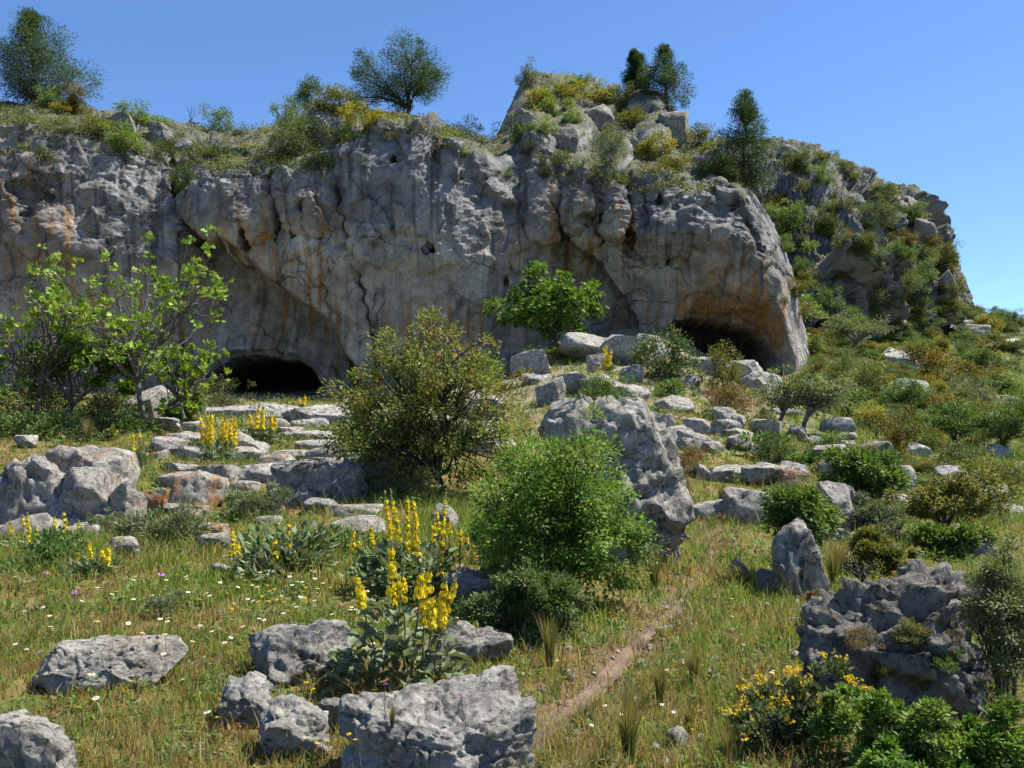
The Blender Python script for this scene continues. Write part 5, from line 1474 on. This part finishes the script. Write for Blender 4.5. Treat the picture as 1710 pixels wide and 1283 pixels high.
for a in [('d', 147, 1172, 'large white daisy in front of the broad flat slab', None, 1.15), ('d', 160, 1205, 'white daisy below the large daisy'), ('d', 318, 1172, 'white daisy between the flat slab and the speckled boulder'), ('d', 355, 1230, 'uppermost daisy beside the speckled boulder'), ('d', 368, 1245, 'lowest daisy beside the speckled boulder'),
          ('p', 127, 1025, 'pink flower in the meadow above the flat slab', None, 1.3), ('p', 258, 1005, 'purple thistle head in the middle of the meadow', None, 1.6), ('p', 62, 990, 'purple flower at the far left of the meadow', None, 1.2), ('p', 397, 982, 'purple flower right of the meadow thistle', None, 1.3), ('p', 438, 968, 'purple flower in the silvery mullein clump', None, 1.4), ('p', 73, 1125, 'violet flower at the left end of the flat slab'),
          ('p', 645, 1195, 'lilac flower on the rim of the fissured slab'), ('p', 778, 1215, 'lilac flower lying on the fissured slab'), ('y', 508, 1178, 'upper yellow flower left of the mullein'), ('y', 530, 1190, 'lower yellow flower left of the mullein'), ('y', 22, 1135, 'yellow flower at the left edge of the meadow')]:
    flower(*a)
rf = random.Random(11)
for k in range(120):
    if k < 60:
        x, y = rf.gauss(420, 110), rf.uniform(975, 1075)
    else:
        x, y = rf.uniform(15, 840), rf.uniform(940, 1120)
    flower('d', min(max(x, 12), 845), y, 'small white daisy scattered in the left meadow', 'white daisies of the left meadow', 0.85)
for k in range(34):
    x, y = (rf.gauss(450, 60), rf.uniform(1000, 1040)) if k < 22 else (rf.gauss(560, 40), rf.uniform(1225, 1282))
    flower('y', x, y, 'small yellow wildflower in the left meadow grass', 'yellow wildflowers of the left meadow', 0.8)
for k in range(24):
    flower('d', rf.uniform(900, 1300), rf.uniform(1000, 1275), 'tiny white daisy in the grass beside the path', 'white daisies by the path', 0.6)


# ================================================================== MEADOW GRASS (stuff)
def meadow(name, count, seed, kind):
    rs = np.random.RandomState(seed)
    px = rs.uniform(-160, 1870, count)
    Y = np.exp(rs.uniform(math.log(2.9), math.log(120), count))
    Y = np.where((Y > 46) & (px < 1330), np.exp(rs.uniform(math.log(2.9), math.log(46), count)), Y)
    ntf = count // 16
    ci = rs.randint(0, ntf, count)
    tuft = rs.uniform(size=count) < 0.62
    sp_ = 0.020 * np.clip(Y[ci] / 5, 0.8, 6) ** 0.8
    X = (px - CX) * Y / F
    X, Y = np.where(tuft, X[ci] + rs.normal(size=count) * sp_, X), np.where(tuft, Y[ci] + rs.normal(size=count) * sp_, Y)
    px = CX + F * X / Y
    tf = np.where(tuft, rs.uniform(0.75, 1.55, ntf)[ci], 0.8)
    tz = rs.normal(size=ntf)[ci]
    pd_ = path_dist(X, Y)
    P2 = np.stack([X, Y, np.zeros_like(X)], 1)
    patch = fbm(P2 * 0.75, 3, 81)
    keep = (pd_ > rs.uniform(-0.10, 0.07, count)) & (rs.uniform(-0.55, 0.25, count) < patch + 0.1)
    X, Y, px, P2, patch, tf, tz = X[keep], Y[keep], px[keep], P2[keep], patch[keep], tf[keep], tz[keep]
    Z = ground_z(X, Y)
    n = len(X)
    shade = np.exp(-((px - 720) / 170) ** 2 - ((np.log(Y) - math.log(11.8)) / 0.16) ** 2)
    lush = np.clip(shade * 1.4 + np.exp(-((px - 120) / 200) ** 2 - ((np.log(Y) - math.log(9.6)) / 0.10) ** 2) + 0.5 * np.exp(-((px - 480) / 150) ** 2 - ((np.log(Y) - math.log(8.4)) / 0.12) ** 2), 0, 1)
    lush = np.clip(lush + 0.55 * sst(px, 1240, 1420) * sst(Y, 11, 18), 0, 1)
    dry = sst(fbm(P2 * 1.1, 3, 82) + 0.22 * fbm(P2 * 5, 2, 83), -0.18, 0.22)
    dry = np.clip(dry + 0.45 * (1 - sst(Y, 4.5, 7.5)) + 0.1 - 0.9 * lush + 0.18 * tz, 0, 1)
    hgt = np.where(px < 850, 0.82, 0.95) * (0.065 + 0.14 * rs.uniform(0, 1, n) ** 2) * tf * (0.8 + 0.9 * lush + 0.35 * patch) * np.where(rs.uniform(size=n) < 0.03, 1.8, 1.0) * np.clip((Y / 6) ** 0.4, 0.85, 4)
    wid = np.maximum(0.0023, 0.00057 * Y) * rs.uniform(0.7, 1.4, n)
    az = rs.uniform(0, 6.28, n)
    lean = rs.uniform(0.1, 0.95, n) * hgt
    dx, dyv = np.cos(az) * lean, np.sin(az) * lean
    fa = rs.uniform(0, 3.14, n)
    wx, wy = np.cos(fa) * wid, np.sin(fa) * wid * 0.6
    b = np.stack([X, Y, Z - 0.01], 1)
    mid = b + np.stack([dx * 0.3, dyv * 0.3, hgt * 0.6], 1)
    tip = b + np.stack([dx, dyv, hgt * rs.uniform(0.75, 1.05, n)], 1)
    wv = np.stack([wx, wy, np.zeros(n)], 1)
    V = np.stack([b - wv, b + wv, mid + wv * 0.8, mid - wv * 0.8, tip], 1).reshape(-1, 3)
    i = np.arange(n) * 5
    green = np.array([[0.11, 0.19, 0.03], [0.15, 0.215, 0.04], [0.20, 0.225, 0.05]])[rs.randint(0, 3, n)]
    redd = np.clip(sst(fbm(P2 * 1.3, 3, 84), 0.0, 0.25) + 0.5 * (1 - sst(px, 500, 850)) * (1 - sst(Y, 5.5, 8)), 0, 1) * (1 - lush)
    si = np.where(rs.uniform(size=n) < redd * 0.55, 2, rs.randint(0, 4, n))
    straw = np.array([[0.36, 0.30, 0.14], [0.28, 0.25, 0.09], [0.25, 0.145, 0.07], [0.235, 0.225, 0.065]])[si]
    u = (rs.uniform(0, 1, n) < dry * 0.85)[:, None]
    c = np.where(u, straw, green) * rs.uniform(0.75, 1.25, (n, 1))
    c = np.repeat(c, 5, axis=0)
    nr = np.where(Y < 11)[0] * 5
    fr = np.where(Y >= 11)[0] * 5
    me = mesh(name, V, [np.stack([nr, nr + 1, nr + 2, nr + 3], 1), np.concatenate([np.stack([nr + 3, nr + 2, nr + 4], 1), np.stack([fr, fr + 1, fr + 4], 1)])], M_GRASS, c)
    return me


tag(ob('meadow_grass', mesh_g := meadow('meadow_grass', 330000, 3, 'g')), 'short green and straw coloured grass covering the meadow', 'grass', None, 'stuff')

# small broad-leaved herbs between the grass
rs = np.random.RandomState(17)
nh = 8500
px = rs.uniform(-150, 1860, nh)
Y = np.exp(rs.uniform(math.log(3.0), math.log(40), nh))
X = (px - CX) * Y / F
ok = (path_dist(X, Y) > 0.12) & (fbm(np.stack([X, Y, X * 0], 1) * 0.9, 3, 91) > rs.uniform(-0.35, 0.3, nh))
X, Y = X[ok], Y[ok]
Z = ground_z(X, Y)
m = 13
n = len(X)
sc_ = np.repeat(np.clip((Y / 6) ** 0.7, 0.7, 4) * rs.uniform(0.5, 1.3, n), m)
C = np.repeat(np.stack([X, Y, Z], 1), m, axis=0) + rs.normal(size=(n * m, 3)) * (np.array([0.035, 0.035, 0.0])) * sc_[:, None]
C[:, 2] += rs.uniform(0.005, 0.07, n * m) * sc_
D = rs.normal(size=C.shape) + np.array([0, 0, 0.3])
pal = np.array([(0.075, 0.14, 0.028), (0.11, 0.18, 0.04), (0.16, 0.19, 0.10), (0.17, 0.19, 0.04), (0.22, 0.13, 0.05)])
hc = np.repeat(pal[rs.choice(5, n, p=[0.3, 0.25, 0.18, 0.17, 0.10])], m, axis=0) * rs.uniform(0.75, 1.25, (n * m, 1))
V, Fc, Cc = leaves(C, D, rs.normal(size=C.shape) * 0.4 + np.array([0, 0, 1]), 0.042 * sc_ * rs.uniform(0.6, 1.3, n * m), 0.02 * sc_, hc)
tag(ob('ground_herbs', mesh('ground_herbs', V, [Fc], M_LEAF, Cc)), 'low broad leaved herbs mixed into the meadow grass', 'ground cover', None, 'stuff')

# loose pebbles
rs = np.random.RandomState(23)
npb = 1500
k = rs.randint(0, 240, npb)
X = PATH[k, 0] + rs.normal(size=npb) * np.where(rs.uniform(size=npb) < 0.45, 0.16, 0.9)
Y = PATH[k, 1] + rs.normal(size=npb) * 0.2
Z = ground_z(X, Y)
V0, F0 = ico(1)
sz = rs.uniform(0.005, 0.02, npb) * (1 + (rs.uniform(size=npb) < 0.08))
V = (V0[None] * (1 + 0.25 * rs.normal(size=(npb, len(V0), 1))) * (sz[:, None] * rs.uniform(0.6, 1.2, (npb, 3)))[:, None, :] + np.stack([X, Y, Z + 0.004], 1)[:, None, :]).reshape(-1, 3)
Fp = (F0[None] + (np.arange(npb) * len(V0))[:, None, None]).reshape(-1, 3)
pb = tag(ob('pebbles', mesh('pebbles', V, [Fp], M_ROCK)), 'pale pebbles strewn on and beside the path', 'pebbles', None, 'stuff')
pb.color = (0.1, 0, 0, 1)


# dwarf scrub too dense to count: on the hillside and on the ledges of the cliff crest
def scrub(name, B, size, seed, label):
    rs = np.random.RandomState(seed)
    n, m = len(B), 29
    g = rs.normal(size=(n * m, 3))
    g /= np.linalg.norm(g, axis=1)[:, None]
    g[:, 2] = np.abs(g[:, 2]) * 0.8
    g *= (rs.uniform(0.3, 1.0, n * m))[:, None]
    S_ = np.repeat(size, m)
    C = np.repeat(B, m, axis=0) + g * S_[:, None]
    pal = np.array([(0.06, 0.10, 0.025), (0.10, 0.14, 0.03), (0.15, 0.155, 0.04), (0.13, 0.16, 0.085), (0.18, 0.145, 0.04), (0.19, 0.19, 0.035)])
    c = np.repeat(pal[rs.randint(0, 6, n)], m, axis=0) * rs.uniform(0.7, 1.3, (n * m, 1))
    V, Fc, Cc = leaves(C, g + rs.normal(size=C.shape) * 0.5, rs.normal(size=C.shape) * 0.5 + np.array([0, 0, 1]), S_ * rs.uniform(0.25, 0.5, n * m), S_ * rs.uniform(0.10, 0.2, n * m), c)
    tag(ob(name, mesh(name, V, [Fc], M_LEAF, Cc)), label, 'scrub', None, 'stuff')


rs = np.random.RandomState(29)
px = rs.uniform(-100, 1800, 3400)
Y = np.exp(rs.uniform(math.log(9.5), math.log(190), 3400))
Y = np.where((Y > 47) & (px < 1335), np.exp(rs.uniform(math.log(14), math.log(47), 3400)), Y)
X = (px - CX) * Y / F
ok = (path_dist(X, Y) > 0.3) & (fbm(np.stack([X, Y, X * 0], 1) * 0.35, 3, 95) > rs.uniform(-0.3, 0.35, 3400))
X, Y = X[ok], Y[ok]
scrub('dwarf_scrub', np.stack([X, Y, ground_z(X, Y)], 1), np.clip(0.0085 * Y, 0.10, 0.9) * rs.uniform(0.6, 1.3, len(X)), 30, 'low dwarf scrub and weeds dotted over the hillside')
cz = nrm[..., 2].ravel()
cand = np.where((cz > 0.45) & (py_ < 330) & (px_ > -200))[0]
cand = cand[fbm(Q[cand] * 0.25, 3, 96) > rs.uniform(-0.3, 0.3, len(cand))]
cand = rs.choice(cand, 1500, replace=False)
scrub('crest_scrub', Q[cand], rs.uniform(0.14, 0.55, 1500), 31, 'low scrub growing on the ledges along the cliff crest')
